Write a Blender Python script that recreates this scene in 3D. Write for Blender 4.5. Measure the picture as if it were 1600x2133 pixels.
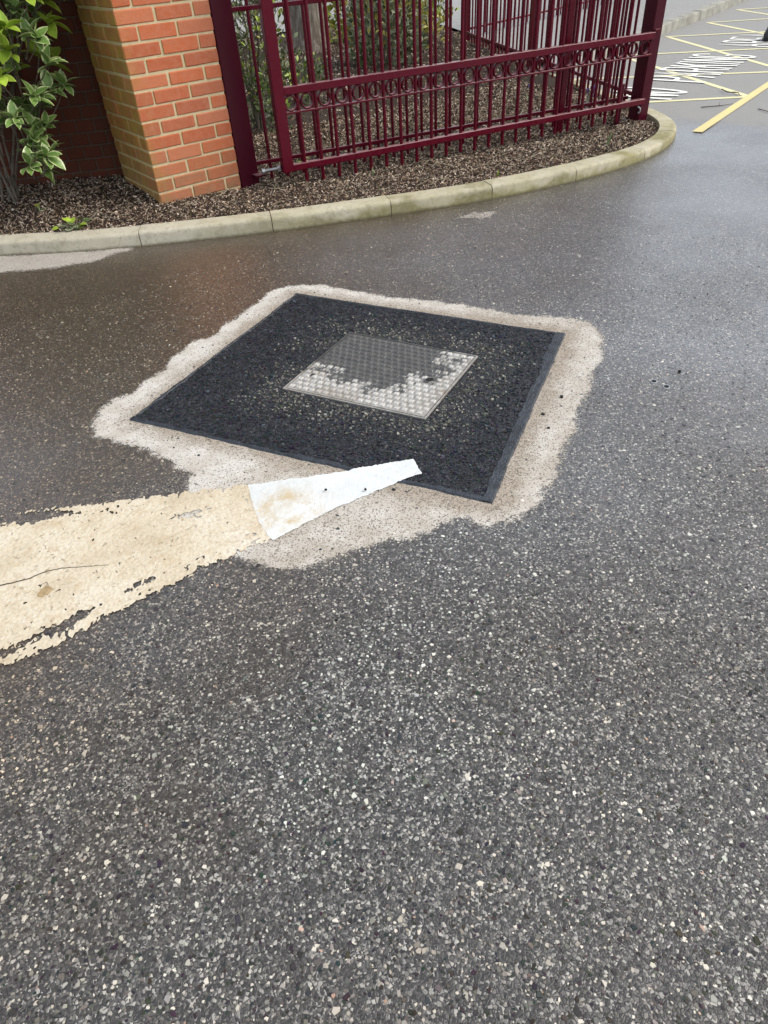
import bpy, math, random
import numpy as np
from mathutils import Vector, Matrix, Quaternion

random.seed(7)
RNG = np.random.default_rng(7)
S = bpy.context.scene
COL = S.collection
for _o in list(bpy.data.objects):
    bpy.data.objects.remove(_o)

# ------------------------------------------------------------------ camera
YAW, PITCH, ROLL = 0.6184, 0.7072, -0.0708
CAM = np.array([-1.5943, -4.3405, 1.3118])
fw = np.array([math.sin(YAW) * math.cos(PITCH), math.cos(YAW) * math.cos(PITCH), -math.sin(PITCH)])
r0 = np.array([math.cos(YAW), -math.sin(YAW), 0.0])
u0 = np.cross(r0, fw)
rt = math.cos(ROLL) * r0 + math.sin(ROLL) * u0
up = -math.sin(ROLL) * r0 + math.cos(ROLL) * u0
cd = bpy.data.cameras.new('camera')
cd.sensor_fit = 'VERTICAL'
cd.sensor_height = 36.0
cd.sensor_width = 27.0
cd.lens = 36.0 * 1435.64 / 2133.0
cd.clip_start = 0.02
cd.clip_end = 2000
cam = bpy.data.objects.new('camera', cd)
COL.objects.link(cam)
M4 = Matrix.Identity(4)
for i in range(3):
    M4[i][0], M4[i][1], M4[i][2], M4[i][3] = rt[i], up[i], -fw[i], CAM[i]
cam.matrix_world = M4
S.camera = cam

# ------------------------------------------------------------------ sky, sun, exposure
SUN_AZ = math.radians(128)      # clockwise from +Y: the sun stands to the right and a little behind
SUN_EL = math.radians(48)
W = bpy.data.worlds.new('World')
S.world = W
W.use_nodes = True
wt = W.node_tree
wt.nodes.clear()
sky = wt.nodes.new('ShaderNodeTexSky')
sky.sky_type = 'NISHITA'
sky.sun_disc = False
sky.sun_elevation = SUN_EL
sky.sun_rotation = SUN_AZ
sky.air_density = 1.0
sky.dust_density = 4.0
sky.ozone_density = 1.0
hs = wt.nodes.new('ShaderNodeHueSaturation')
hs.inputs['Saturation'].default_value = 0.60      # thin overcast: milky, only a hint of blue
bg = wt.nodes.new('ShaderNodeBackground')
bg.inputs['Strength'].default_value = 0.15
wo = wt.nodes.new('ShaderNodeOutputWorld')
wt.links.new(sky.outputs[0], hs.inputs['Color'])
veil = wt.nodes.new('ShaderNodeMixRGB')           # an even veil of thin cloud over the whole sky
veil.inputs[0].default_value = 0.45
veil.inputs[2].default_value = (4.45, 4.75, 5.25, 1)
wt.links.new(hs.outputs[0], veil.inputs[1])
wt.links.new(veil.outputs[0], bg.inputs['Color'])
wt.links.new(bg.outputs[0], wo.inputs['Surface'])
sd = bpy.data.lights.new('sun', 'SUN')
sd.energy = 1.0
sd.angle = math.radians(25)
sd.color = (1.0, 0.94, 0.85)
so = bpy.data.objects.new('sun', sd)
COL.objects.link(so)
sdir = Vector((math.sin(SUN_AZ) * math.cos(SUN_EL), math.cos(SUN_AZ) * math.cos(SUN_EL), math.sin(SUN_EL)))
so.rotation_mode = 'QUATERNION'
so.rotation_quaternion = sdir.to_track_quat('Z', 'Y')
so.location = sdir * 20
S.view_settings.view_transform = 'Standard'
S.view_settings.look = 'None'
S.view_settings.gamma = 1.0
S.view_settings.use_curve_mapping = False
S.view_settings.exposure = 0.80
S.cycles.max_bounces = 6
S.cycles.use_denoising = True

# ------------------------------------------------------------------ material helper
class NT:
    def __init__(self, name):
        self.m = bpy.data.materials.new(name)
        self.m.use_nodes = True
        self.t = self.m.node_tree
        self.t.nodes.clear()
        self.out = self.t.nodes.new('ShaderNodeOutputMaterial')
        self.b = self.t.nodes.new('ShaderNodeBsdfPrincipled')
        self.t.links.new(self.b.outputs[0], self.out.inputs['Surface'])
        self._pos = None

    def n(self, typ, ins=None, **props):
        x = self.t.nodes.new('ShaderNode' + typ)
        for k, v in props.items():
            setattr(x, k, v)
        for k, v in (ins or {}).items():
            self.set(x.inputs[k], v)
        return x

    def set(self, sock, v):
        if hasattr(v, 'outputs'):
            v = v.outputs[0]
        if isinstance(v, bpy.types.NodeSocket):
            self.t.links.new(v, sock)
        elif isinstance(v, (tuple, list)) and len(v) == 3 and sock.type == 'RGBA':
            sock.default_value = (*v, 1)
        else:
            sock.default_value = v

    def pos(self):
        if self._pos is None:
            self._pos = self.n('NewGeometry').outputs['Position']
        return self._pos

    def noise(self, scale, detail=3.0, rough=0.55, vec=None, dist=0.0):
        return self.n('TexNoise', {'Vector': vec or self.pos(), 'Scale': scale, 'Detail': detail, 'Roughness': rough, 'Distortion': dist}).outputs['Fac']

    def vor(self, scale, out='Distance', vec=None, feature='F1', rand=1.0):
        x = self.n('TexVoronoi', {'Vector': vec or self.pos(), 'Scale': scale, 'Randomness': rand}, feature=feature)
        return x.outputs[out]

    def ramp(self, fac, stops, interp='LINEAR'):
        x = self.n('ValToRGB', {'Fac': fac})
        cr = x.color_ramp
        cr.interpolation = interp
        while len(cr.elements) > 1:
            cr.elements.remove(cr.elements[-1])
        for i, (p, c) in enumerate(stops):
            e = cr.elements[0] if i == 0 else cr.elements.new(p)
            e.position = p
            e.color = (*c, 1) if isinstance(c, (tuple, list)) else (c, c, c, 1)
        return x.outputs[0]

    def mix(self, f, a, b, mode='MIX'):
        x = self.n('Mix', data_type='RGBA', blend_type=mode)
        self.set(x.inputs[0], f)
        self.set(x.inputs[6], a)
        self.set(x.inputs[7], b)
        return x.outputs[2]

    def math(self, op, a, b=0.0, clamp=False):
        x = self.n('Math', operation=op, use_clamp=clamp)
        self.set(x.inputs[0], a)
        self.set(x.inputs[1], b)
        return x.outputs[0]

    def mrange(self, v, a, b, c=0.0, d=1.0):
        return self.n('MapRange', {'Value': v, 'From Min': a, 'From Max': b, 'To Min': c, 'To Max': d}).outputs[0]

    def sep(self, v):
        x = self.n('SeparateXYZ', {0: v})
        return x.outputs

    def sepc(self, v):
        x = self.n('SeparateColor', {0: v})
        return x.outputs

    def attr(self, name, out='Fac'):
        return self.n('Attribute', attribute_name=name).outputs[out]

    def bump(self, h, strength=0.5, dist=0.01, prev=None):
        x = self.n('Bump', {'Height': h, 'Strength': strength, 'Distance': dist})
        if prev:
            self.set(x.inputs['Normal'], prev)
        return x.outputs[0]

    def fin(self, color, rough=0.6, normal=None, spec=0.5, metal=0.0, coat=0.0, trans=0.0):
        self.set(self.b.inputs['Base Color'], color)
        self.set(self.b.inputs['Roughness'], rough)
        self.set(self.b.inputs['Specular IOR Level'], spec)
        self.set(self.b.inputs['Metallic'], metal)
        if coat:
            self.set(self.b.inputs['Coat Weight'], coat)
            self.b.inputs['Coat Roughness'].default_value = 0.12
        if normal is not None:
            self.set(self.b.inputs['Normal'], normal)
        return self.m


MAT = {}

def wet_film(m):
    # the near stretch has drained and dried, the rest still carries a film of rain
    xyz = m.sep(m.pos())
    wv = m.math('ADD', m.math('ADD', xyz[1], m.math('MULTIPLY', xyz[0], 0.5)), m.math('MULTIPLY', m.math('SUBTRACT', m.noise(1.7, 4, 0.6), 0.5), 0.9))
    film = m.mrange(m.noise(1.6, 5, 0.62), 0.30, 0.62, 0.55, 1.0)
    m.set(m.b.inputs['Coat Weight'], m.math('MULTIPLY', film, m.mrange(wv, -4.1, -2.9, 0.05, 1.0)))
    m.b.inputs['Coat Roughness'].default_value = 0.24
    m.b.inputs['Coat IOR'].default_value = 1.95

def mk_asphalt():
    m = NT('asphalt')
    p = m.pos()
    cell = m.vor(150, 'Color')
    g = m.sepc(cell)
    col = m.ramp(g[0], [(0.0, (0.027, 0.027, 0.027)), (0.45, (0.056, 0.055, 0.051)), (0.66, (0.105, 0.101, 0.092)), (0.82, (0.17, 0.163, 0.146)), (0.94, (0.36, 0.345, 0.31)), (1.0, (0.46, 0.44, 0.39))])
    cell2 = m.sepc(m.vor(260, 'Color'))
    fine = m.ramp(cell2[1], [(0.0, (0.022, 0.022, 0.023)), (0.6, (0.055, 0.054, 0.052)), (0.88, (0.13, 0.125, 0.118)), (1.0, (0.4, 0.39, 0.36))])
    edge = m.vor(150, 'Distance', feature='DISTANCE_TO_EDGE')
    col = m.mix(m.mrange(edge, 0.06, 0.16), fine, col)
    # damp, mineral and oily variation
    n1 = m.noise(1.1, 4)
    col = m.mix(m.mrange(n1, 0.35, 0.7), col, m.mix(0.35, col, (0.050, 0.036, 0.024)))
    n2 = m.noise(7, 4, 0.6)
    col = m.mix(m.mrange(n2, 0.45, 0.75, 0.0, 0.3), col, (0.028, 0.026, 0.025))
    # brown reflection of the brickwork painted into the road colour before the kerb
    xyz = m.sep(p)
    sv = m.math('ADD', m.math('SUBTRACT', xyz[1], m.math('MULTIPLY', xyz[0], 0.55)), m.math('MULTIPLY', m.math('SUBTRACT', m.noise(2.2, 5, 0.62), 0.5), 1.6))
    brick_refl = m.mrange(sv, -2.9, -1.5)
    col = m.mix(m.math('MULTIPLY', brick_refl, 0.78), col, m.mix(0.5, (0.052, 0.033, 0.017), m.mix(1.0, col, (0.85, 0.60, 0.36), 'MULTIPLY')))
    # the far part has dried off: paler binder
    dryx = m.math('ADD', m.math('ADD', xyz[0], m.math('MULTIPLY', m.noise(1.6, 5, 0.6), 1.6)), m.math('MULTIPLY', xyz[1], 0.22))
    dry = m.mrange(dryx, 4.35, 4.75)
    col = m.mix(dry, col, m.mix(0.80, col, (0.30, 0.297, 0.28)))
    wet = m.mrange(m.noise(0.9, 3, 0.5), 0.3, 0.7, 0.30, 0.47)
    rough = m.mix(dry, wet, (0.75, 0.75, 0.75))
    h = m.math('ADD', m.math('MULTIPLY', m.mrange(edge, 0.0, 0.2), 0.6), m.math('MULTIPLY', m.noise(420, 2), 0.5))
    nb = m.bump(h, 0.6, 0.0022)
    mm = m.fin(col, rough, nb, spec=0.35)
    wet_film(m)
    m.set(m.b.inputs['Coat Weight'], m.math('MULTIPLY', m.b.inputs['Coat Weight'].links[0].from_socket, m.math('SUBTRACT', 1.0, dry)))
    m.set(m.b.inputs['Coat Normal'], m.bump(h, 0.26, 0.0022))
    return mm

def mk_chip(name, rough, spec=0.5, coat=0.0):
    m = NT(name)
    c = m.attr('col', 'Color')
    n = m.noise(380, 3)
    c = m.mix(m.mrange(n, 0.3, 0.75, 0.0, 0.45), c, (0.6, 0.6, 0.6), 'MULTIPLY')
    mm = m.fin(c, rough, m.bump(m.noise(500, 2), 0.35, 0.001), spec=spec)
    if coat:
        wet_film(m)
    return mm

def mk_patch():
    m = NT('fresh_bitumen')
    cell = m.sepc(m.vor(150, 'Color'))
    col = m.ramp(cell[0], [(0, (0.008, 0.009, 0.011)), (0.7, (0.020, 0.022, 0.026)), (1, (0.045, 0.049, 0.056))])
    d = m.vor(150, 'Distance')
    return m.fin(col, m.mrange(m.noise(60, 2), 0.3, 0.7, 0.45, 0.65), m.bump(m.math('SUBTRACT', 0.6, d), 0.9, 0.004), spec=0.3)

def mk_seal():
    m = NT('joint_seal')
    col = m.mix(m.mrange(m.noise(24, 5, 0.7), 0.4, 0.65), (0.011, 0.014, 0.018), (0.034, 0.042, 0.053))
    return m.fin(col, m.mrange(m.noise(18, 3), 0.3, 0.7, 0.30, 0.5), m.bump(m.math('ADD', m.noise(90, 3), m.vor(140)), 0.8, 0.003), spec=0.55)

def mk_dust(name, c0, c1, dark, amount):
    m = NT(name)
    g = m.sepc(m.vor(300, 'Color'))
    n = m.noise(9, 4, 0.6)
    near = m.attr('near')
    fade = m.attr('fade')
    base = m.mix(m.math('ADD', m.mrange(n, 0.3, 0.7, -0.55, 0.35), m.math('SUBTRACT', 1.0, near), True), c0, c1)
    base = m.mix(m.mrange(m.noise(40, 4, 0.7), 0.3, 0.7, 0, 0.35), base, c0)
    thr = m.math('ADD', g[0], m.math('MULTIPLY', near, amount))
    col = m.mix(m.mrange(thr, 0.80, 1.0, 0, 0.9), base, dark)
    fine = m.noise(420, 2)
    col = m.mix(m.mrange(fine, 0.48, 0.72, 0.0, 0.4), col, dark)
    m.fin(col, 0.9, m.bump(m.vor(300), 0.35, 0.0015), spec=0.2)
    # dust thins out to nothing at its rim: it lies in the hollows first
    g2 = m.sepc(m.vor(190, 'Color'))
    cov = m.math('ADD', m.math('MULTIPLY', fade, 1.5), m.math('SUBTRACT', m.math('MULTIPLY', m.math('ADD', g2[1], m.noise(55, 4, 0.7)), 0.55), 0.62))
    tr = m.n('BsdfTransparent')
    mx = m.n('MixShader')
    m.set(mx.inputs[0], m.mrange(cov, 0.25, 0.75))
    m.t.links.new(tr.outputs[0], mx.inputs[1])
    m.t.links.new(m.b.outputs[0], mx.inputs[2])
    m.t.links.new(mx.outputs[0], m.out.inputs['Surface'])
    return m.m

def mk_oldpaint():
    m = NT('old_cream_paint')
    n = m.noise(5, 5, 0.65)
    col = m.ramp(n, [(0.25, (0.44, 0.37, 0.255)), (0.5, (0.565, 0.50, 0.375)), (0.75, (0.64, 0.595, 0.49))])
    n2 = m.noise(16, 5, 0.7)
    col = m.mix(m.mrange(n2, 0.54, 0.74, 0, 0.6), col, (0.40, 0.26, 0.13))
    n3 = m.noise(60, 3, 0.7)
    col = m.mix(m.mrange(n3, 0.60, 0.72, 0, 0.8), col, (0.16, 0.115, 0.07))
    v = m.vor(95)
    col = m.mix(m.mrange(v, 0.45, 0.85, 0, 0.5), col, (0.42, 0.33, 0.21))
    h = m.math('ADD', m.noise(22, 5, 0.7), m.math('MULTIPLY', m.vor(100), 0.5))
    return m.fin(col, 0.72, m.bump(h, 0.8, 0.004), spec=0.3)

def mk_newpaint():
    m = NT('new_white_paint')
    n = m.noise(4.5, 3)
    col = m.mix(m.mrange(n, 0.4, 0.7), (0.66, 0.685, 0.68), (0.55, 0.575, 0.57))
    # rust-coloured wash towards the old end, in broken arcs
    p = m.pos()
    d = m.n('VectorMath', {0: p, 1: (-0.915, -2.895, 0.0)}, operation='DISTANCE').outputs['Value']
    ring = m.math('MULTIPLY', m.mrange(d, 0.03, 0.055), m.mrange(d, 0.12, 0.055))
    st = m.math('MULTIPLY', ring, m.mrange(m.noise(20, 4, 0.7), 0.42, 0.66))
    col = m.mix(m.math('MULTIPLY', st, 0.95), col, (0.43, 0.29, 0.10))
    wash = m.math('MULTIPLY', m.mrange(d, 0.2, 0.04), m.mrange(m.noise(9, 5, 0.7), 0.35, 0.7, 0, 0.75))
    col = m.mix(wash, col, (0.52, 0.44, 0.30))
    st2 = m.n('Mapping', {'Vector': p, 'Rotation': (0, 0, 0.42), 'Scale': (1.0, 9.0, 1.0)})
    col = m.mix(m.mrange(m.noise(9, 4, 0.6, vec=st2.outputs[0]), 0.5, 0.75, 0, 0.35), col, (0.46, 0.46, 0.44))
    sp = m.noise(75, 3, 0.7)
    col = m.mix(m.mrange(sp, 0.68, 0.74, 0, 0.55), col, (0.33, 0.30, 0.26))
    return m.fin(col, 0.55, m.bump(m.math('ADD', m.noise(45, 4, 0.6), m.math('MULTIPLY', m.vor(150), 0.6)), 0.6, 0.002), spec=0.35)

def mk_paint(name, col0, worn):
    m = NT(name)
    n = m.noise(30, 4, 0.7)
    c = m.mix(m.mrange(n, 0.5, 0.68, 0, 0.5), col0, worn)
    c = m.mix(m.mrange(m.noise(3, 3), 0.4, 0.7, 0, 0.25), c, worn)
    return m.fin(c, 0.65, m.bump(m.vor(120), 0.3, 0.002), spec=0.3)

def mk_brick():
    m = NT('red_brick')
    rnd = m.n('ObjectInfo').outputs['Random']
    base = m.ramp(rnd, [(0, (0.42, 0.105, 0.042)), (0.35, (0.52, 0.140, 0.055)), (0.6, (0.40, 0.115, 0.055)), (0.8, (0.48, 0.160, 0.080)), (1, (0.56, 0.175, 0.075))])
    n = m.noise(26, 5, 0.65)
    base = m.mix(m.mrange(n, 0.35, 0.75, 0, 0.55), base, (0.50, 0.23, 0.145))
    base = m.mix(m.mrange(m.noise(90, 3, 0.7), 0.62, 0.74, 0, 0.35), base, (0.22, 0.09, 0.045))
    g = m.n('NewGeometry')
    xyz = m.sep(m.pos())
    nx = m.sep(g.outputs['Normal'])
    # algae film on the weather side and near the ground
    alg = m.math('MULTIPLY', m.mrange(nx[0], -0.3, -0.8), m.mrange(m.noise(7, 5, 0.65), 0.25, 0.55))
    front = m.math('MULTIPLY', m.mrange(xyz[0], 0.10, 0.0), m.mrange(m.noise(12, 4), 0.35, 0.65))
    alg = m.math('MAXIMUM', alg, m.math('MULTIPLY', front, m.mrange(xyz[2], 1.3, 0.2, 0.05, 0.9)))
    c = m.mix(m.math('MULTIPLY', alg, 0.72), base, m.ramp(m.noise(11, 4), [(0.3, (0.25, 0.17, 0.035)), (0.5, (0.34, 0.265, 0.05)), (0.7, (0.38, 0.335, 0.045))]))
    low = m.math('MULTIPLY', m.mrange(xyz[2], 0.42, 0.10), m.mrange(m.noise(14, 5, 0.65), 0.3, 0.62))
    c = m.mix(m.math('MULTIPLY', low, 0.75), c, (0.27, 0.165, 0.085))
    c = m.mix(m.mrange(m.noise(130, 3, 0.8), 0.60, 0.70, 0, 0.55), c, (0.16, 0.065, 0.035))
    c = m.mix(m.mrange(m.noise(5, 5, 0.7), 0.58, 0.75, 0, 0.35), c, (0.55, 0.33, 0.22))
    h = m.math('ADD', m.noise(60, 5, 0.75), m.math('MULTIPLY', m.noise(9, 2), 0.7))
    return m.fin(c, 0.85, m.bump(h, 0.7, 0.005), spec=0.2)

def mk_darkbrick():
    m = NT('shade_darkened_brick')
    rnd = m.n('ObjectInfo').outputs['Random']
    base = m.ramp(rnd, [(0, (0.10, 0.020, 0.009)), (0.5, (0.125, 0.028, 0.012)), (1, (0.085, 0.026, 0.013))])  # shade of the recess put into a darker brick colour
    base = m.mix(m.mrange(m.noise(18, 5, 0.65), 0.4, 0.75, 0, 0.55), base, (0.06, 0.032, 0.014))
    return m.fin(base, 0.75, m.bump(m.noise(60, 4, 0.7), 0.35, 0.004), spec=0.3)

def mk_mortar(name, a, b, alg=True):
    m = NT(name)
    c = m.mix(m.mrange(m.noise(35, 4, 0.7), 0.35, 0.7), a, b)
    if alg:
        g = m.n('NewGeometry')
        nx = m.sep(g.outputs['Normal'])
        f = m.math('MULTIPLY', m.mrange(nx[0], -0.3, -0.8), m.mrange(m.noise(14, 4), 0.3, 0.6))
        c = m.mix(m.math('MULTIPLY', f, 0.6), c, (0.50, 0.44, 0.13))
    return m.fin(c, 0.9, m.bump(m.noise(140, 3), 0.5, 0.003), spec=0.2)

def mk_kerb():
    m = NT('kerb_concrete')
    rnd = m.n('ObjectInfo').outputs['Random']
    base = m.mix(rnd, (0.46, 0.425, 0.325), (0.52, 0.485, 0.38))
    base = m.mix(m.mrange(m.noise(9, 5, 0.7), 0.4, 0.7, 0, 0.5), base, (0.36, 0.33, 0.24))
    xyz = m.sep(m.pos())
    side = m.mrange(xyz[0], -0.25, 0.7)                 # mossy growth is denser towards the right
    mm = m.mrange(m.math('ADD', m.math('MULTIPLY', xyz[2], 9.0), m.math('MULTIPLY', m.math('SUBTRACT', 0.5, m.noise(3.6, 5, 0.62)), 2.6)), 0.56, 0.22)
    mm = m.math('MULTIPLY', mm, m.mrange(m.noise(28, 4, 0.7), 0.25, 0.6, 0.45, 1.0))
    c = m.mix(m.math('MULTIPLY', m.math('MULTIPLY', mm, side), 0.88), base, (0.125, 0.115, 0.04))
    film = m.math('MULTIPLY', side, m.mrange(m.noise(5, 4), 0.3, 0.7, 0.1, 0.55))
    c = m.mix(film, c, (0.31, 0.28, 0.12))
    c = m.mix(m.mrange(m.noise(70, 3, 0.7), 0.55, 0.75, 0, 0.6), c, (0.17, 0.15, 0.11))
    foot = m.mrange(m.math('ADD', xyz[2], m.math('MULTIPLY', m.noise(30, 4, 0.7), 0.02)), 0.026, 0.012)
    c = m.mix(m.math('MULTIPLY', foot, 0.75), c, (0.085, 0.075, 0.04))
    c = m.mix(m.mrange(m.noise(13, 5, 0.7), 0.52, 0.7, 0, 0.45), c, (0.20, 0.18, 0.115))
    return m.fin(c, 0.85, m.bump(m.noise(120, 4, 0.7), 0.6, 0.003), spec=0.25)

def mk_metal(name, c, rough, bumpy=0.05, metal=0.0, spec=0.5):
    m = NT(name)
    n = m.noise(25, 4, 0.7)
    col = m.mix(m.mrange(n, 0.55, 0.8, 0, 0.35), c, tuple(min(1, v * 0.55 + 0.012) for v in c))
    if metal == 0:
        nz = m.sep(m.n('NewGeometry').outputs['Normal'])[2]
        dust = m.math('MULTIPLY', m.mrange(nz, 0.5, 0.95), m.mrange(m.noise(30, 4, 0.7), 0.25, 0.6, 0.25, 0.8))  # pinkish sky highlight painted on upward faces
        col = m.mix(dust, col, (0.30, 0.155, 0.155))
        run = m.n('Mapping', {'Vector': m.pos(), 'Scale': (40, 40, 3)})
        col = m.mix(m.mrange(m.noise(1.0, 4, 0.7, vec=run.outputs[0]), 0.55, 0.8, 0, 0.45), col, (0.045, 0.012, 0.016))
        chipn = m.noise(70, 3, 0.7)
        col = m.mix(m.mrange(chipn, 0.70, 0.73, 0, 0.5), col, (0.20, 0.10, 0.09))
    return m.fin(col, m.mrange(m.noise(14, 3), 0.3, 0.7, rough - 0.06, rough + 0.1), m.bump(m.noise(120, 2), bumpy, 0.002), spec=spec, metal=metal)

def mk_cover(stud):
    m = NT('cover_stud_steel' if stud else 'cover_plate_steel')
    p = m.pos()
    xyz = m.sep(p)
    # rain water lies towards the far edge of the plate
    # u along the near edge, v towards the back edge of the plate, both 0..1
    rel = m.n('VectorMath', {0: p, 1: (-0.557, -2.282, 0.0)}, operation='SUBTRACT').outputs[0]
    u = m.n('VectorMath', {0: rel, 1: (0.7457, -1.5178, 0.0)}, operation='DOT_PRODUCT').outputs['Value']
    v = m.n('VectorMath', {0: rel, 1: (1.8220, 0.8059, 0.0)}, operation='DOT_PRODUCT').outputs['Value']
    du = m.math('DIVIDE', m.math('SUBTRACT', u, 0.38), 0.52)
    dv = m.math('DIVIDE', m.math('SUBTRACT', v, 0.80), 0.56)
    d = m.math('SQRT', m.math('ADD', m.math('MULTIPLY', du, du), m.math('MULTIPLY', dv, dv)))
    f = m.math('ADD', d, m.math('MULTIPLY', m.math('SUBTRACT', m.noise(9, 6, 0.72), 0.5), 1.9))
    if stud:
        f = m.math('ADD', f, m.math('MULTIPLY', m.n('ObjectInfo').outputs['Random'], 0.14))
    wet = m.mrange(f, 1.06, 0.94)
    g = m.noise(60, 4, 0.7)
    dry = m.ramp(g, [(0.3, (0.32, 0.31, 0.28)), (0.55, (0.47, 0.46, 0.43)), (0.8, (0.54, 0.53, 0.50))] if stud else [(0.3, (0.15, 0.142, 0.125)), (0.55, (0.30, 0.29, 0.265)), (0.8, (0.40, 0.39, 0.36))])
    dry = m.mix(m.mrange(m.noise(22, 4, 0.7), 0.55, 0.7, 0, 0.6), dry, (0.20, 0.175, 0.135))
    dry = m.mix(m.mrange(m.noise(6, 5, 0.7), 0.5, 0.72, 0, 0.55), dry, (0.17, 0.13, 0.085))
    wc = m.ramp(m.noise(30, 4), [(0.3, (0.055, 0.055, 0.052)), (0.7, (0.095, 0.092, 0.083))])
    c = m.mix(wet, dry, wc)
    r = m.mix(wet, (0.62, 0.62, 0.62), (0.13, 0.13, 0.13))
    return m.fin(c, r, m.bump(m.noise(170, 3), 0.35, 0.0015), spec=0.5)

def mk_leaf(name, mid, mid2, margin, m0, m1, rough=0.35, young=None):
    m = NT(name)
    e = m.attr('edge')
    rnd = m.n('ObjectInfo').outputs['Random']
    pr = m.attr('lr')
    n = m.noise(40, 3)
    c = m.mix(m.mrange(n, 0.3, 0.7), mid, mid2)
    c = m.mix(m.math('MULTIPLY', m.math('ADD', rnd, pr), 0.4), c, tuple(v * 0.55 for v in mid))
    f = m.mrange(m.math('ADD', e, m.math('MULTIPLY', m.math('SUBTRACT', m.noise(60, 3), 0.5), 0.5)), m0, m1)
    c = m.mix(f, c, margin)
    vein = m.mrange(e, 0.05, 0.0)
    c = m.mix(m.math('MULTIPLY', vein, 0.5), c, tuple(min(1, v * 1.6 + .05) for v in mid))
    mm = m.fin(c, rough, m.bump(m.noise(90, 2), 0.2, 0.002), spec=0.5)
    m.b.inputs['Subsurface Weight'].default_value = 0.0
    return mm

def mk_bark(name, a, b, scale=14):
    m = NT(name)
    mp = m.n('Mapping', {'Vector': m.pos(), 'Scale': (1, 1, 0.16)})
    n = m.noise(scale, 6, 0.7, vec=mp.outputs[0])
    c = m.ramp(n, [(0.3, tuple(v * 0.35 for v in a)), (0.5, a), (0.72, b)])
    return m.fin(c, 0.9, m.bump(n, 0.9, 0.03), spec=0.2)

def mk_soil():
    m = NT('mulch_soil')
    n = m.noise(70, 5, 0.75)
    c = m.ramp(n, [(0.3, (0.016, 0.010, 0.007)), (0.55, (0.055, 0.037, 0.026)), (0.75, (0.16, 0.12, 0.09))])
    return m.fin(c, 0.9, m.bump(n, 0.9, 0.02), spec=0.2)

def mk_mulch():
    m = NT('bark_chips')
    c = m.attr('col', 'Color')
    c = m.mix(m.mrange(m.noise(110, 3), 0.4, 0.75, 0, 0.5), c, (0.045, 0.028, 0.019))
    return m.fin(c, 0.85, spec=0.25)

def mk_plain(name, c, rough=0.7, var=0.3, scale=20, spec=0.4):
    m = NT(name)
    n = m.noise(scale, 4, 0.6)
    col = m.mix(m.mrange(n, 0.35, 0.7), c, tuple(v * (1 - var) for v in c))
    return m.fin(col, rough, m.bump(m.noise(scale * 5, 3), 0.25, 0.002), spec=spec)

def mk_pavement():
    m = NT('pale_tarmac')
    g = m.sepc(m.vor(120, 'Color'))
    c = m.ramp(g[0], [(0, (0.20, 0.20, 0.19)), (0.7, (0.28, 0.28, 0.265)), (1, (0.42, 0.42, 0.40))])
    c = m.mix(m.mrange(m.noise(1.2, 4), 0.4, 0.7, 0, 0.4), c, (0.24, 0.235, 0.215))
    return m.fin(c, 0.8, m.bump(m.vor(120), 0.4, 0.003), spec=0.3)

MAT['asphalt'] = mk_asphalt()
MAT['chip'] = mk_chip('road_chipping', 0.6, 0.3, 1.0)
MAT['patchchip'] = mk_chip('coated_chipping', 0.46, 0.38, 0.0)
MAT['patch'] = mk_patch()
MAT['seal'] = mk_seal()
MAT['halo'] = mk_dust('pale_stone_dust', (0.36, 0.315, 0.255), (0.60, 0.58, 0.53), (0.145, 0.120, 0.093), 0.26)
MAT['dry'] = mk_dust('dry_tarmac_film', (0.33, 0.30, 0.26), (0.42, 0.39, 0.34), (0.13, 0.11, 0.09), 0.15)
MAT['oldpaint'] = mk_oldpaint()
MAT['newpaint'] = mk_newpaint()
MAT['yellow'] = mk_paint('yellow_road_paint', (0.66, 0.56, 0.24), (0.50, 0.44, 0.26))
MAT['paleyellow'] = mk_paint('faded_yellow_paint', (0.70, 0.66, 0.36), (0.50, 0.48, 0.36))
MAT['white'] = mk_paint('white_road_paint', (0.80, 0.80, 0.74), (0.62, 0.61, 0.56))
MAT['brick'] = mk_brick()
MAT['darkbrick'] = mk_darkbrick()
MAT['mortar'] = mk_mortar('cream_mortar', (0.60, 0.50, 0.31), (0.48, 0.39, 0.22))
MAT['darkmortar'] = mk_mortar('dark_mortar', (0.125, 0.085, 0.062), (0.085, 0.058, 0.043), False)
MAT['kerb'] = mk_kerb()
MAT['farkerb'] = mk_plain('weathered_kerb', (0.34, 0.33, 0.28), 0.85, 0.5, 6)
MAT['maroon'] = mk_metal('maroon_gloss_paint', (0.088, 0.0030, 0.012), 0.26, spec=0.20)
MAT['maroondark'] = mk_metal('maroon_post_paint', (0.054, 0.0026, 0.0105), 0.34, spec=0.18)
MAT['galv'] = mk_metal('galvanised_steel', (0.42, 0.43, 0.43), 0.42, 0.1, 0.7)
MAT['plate'] = mk_cover(False)
MAT['stud'] = mk_cover(True)
MAT['gap'] = mk_plain('dark_gap', (0.012, 0.011, 0.010), 0.9)
MAT['soil'] = mk_soil()
MAT['mulch'] = mk_mulch()
MAT['pavement'] = mk_pavement()
MAT['varleaf'] = mk_leaf('variegated_leaf', (0.12, 0.215, 0.045), (0.20, 0.32, 0.078), (0.50, 0.55, 0.27), 0.60, 0.95)
MAT['youngleaf'] = mk_leaf('young_lime_leaf', (0.27, 0.42, 0.035), (0.40, 0.53, 0.06), (0.52, 0.56, 0.12), 0.75, 1.0, 0.4)
MAT['evergreen'] = mk_leaf('small_evergreen_leaf', (0.060, 0.105, 0.028), (0.12, 0.17, 0.055), (0.20, 0.25, 0.11), 0.6, 1.1, 0.5)
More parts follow.
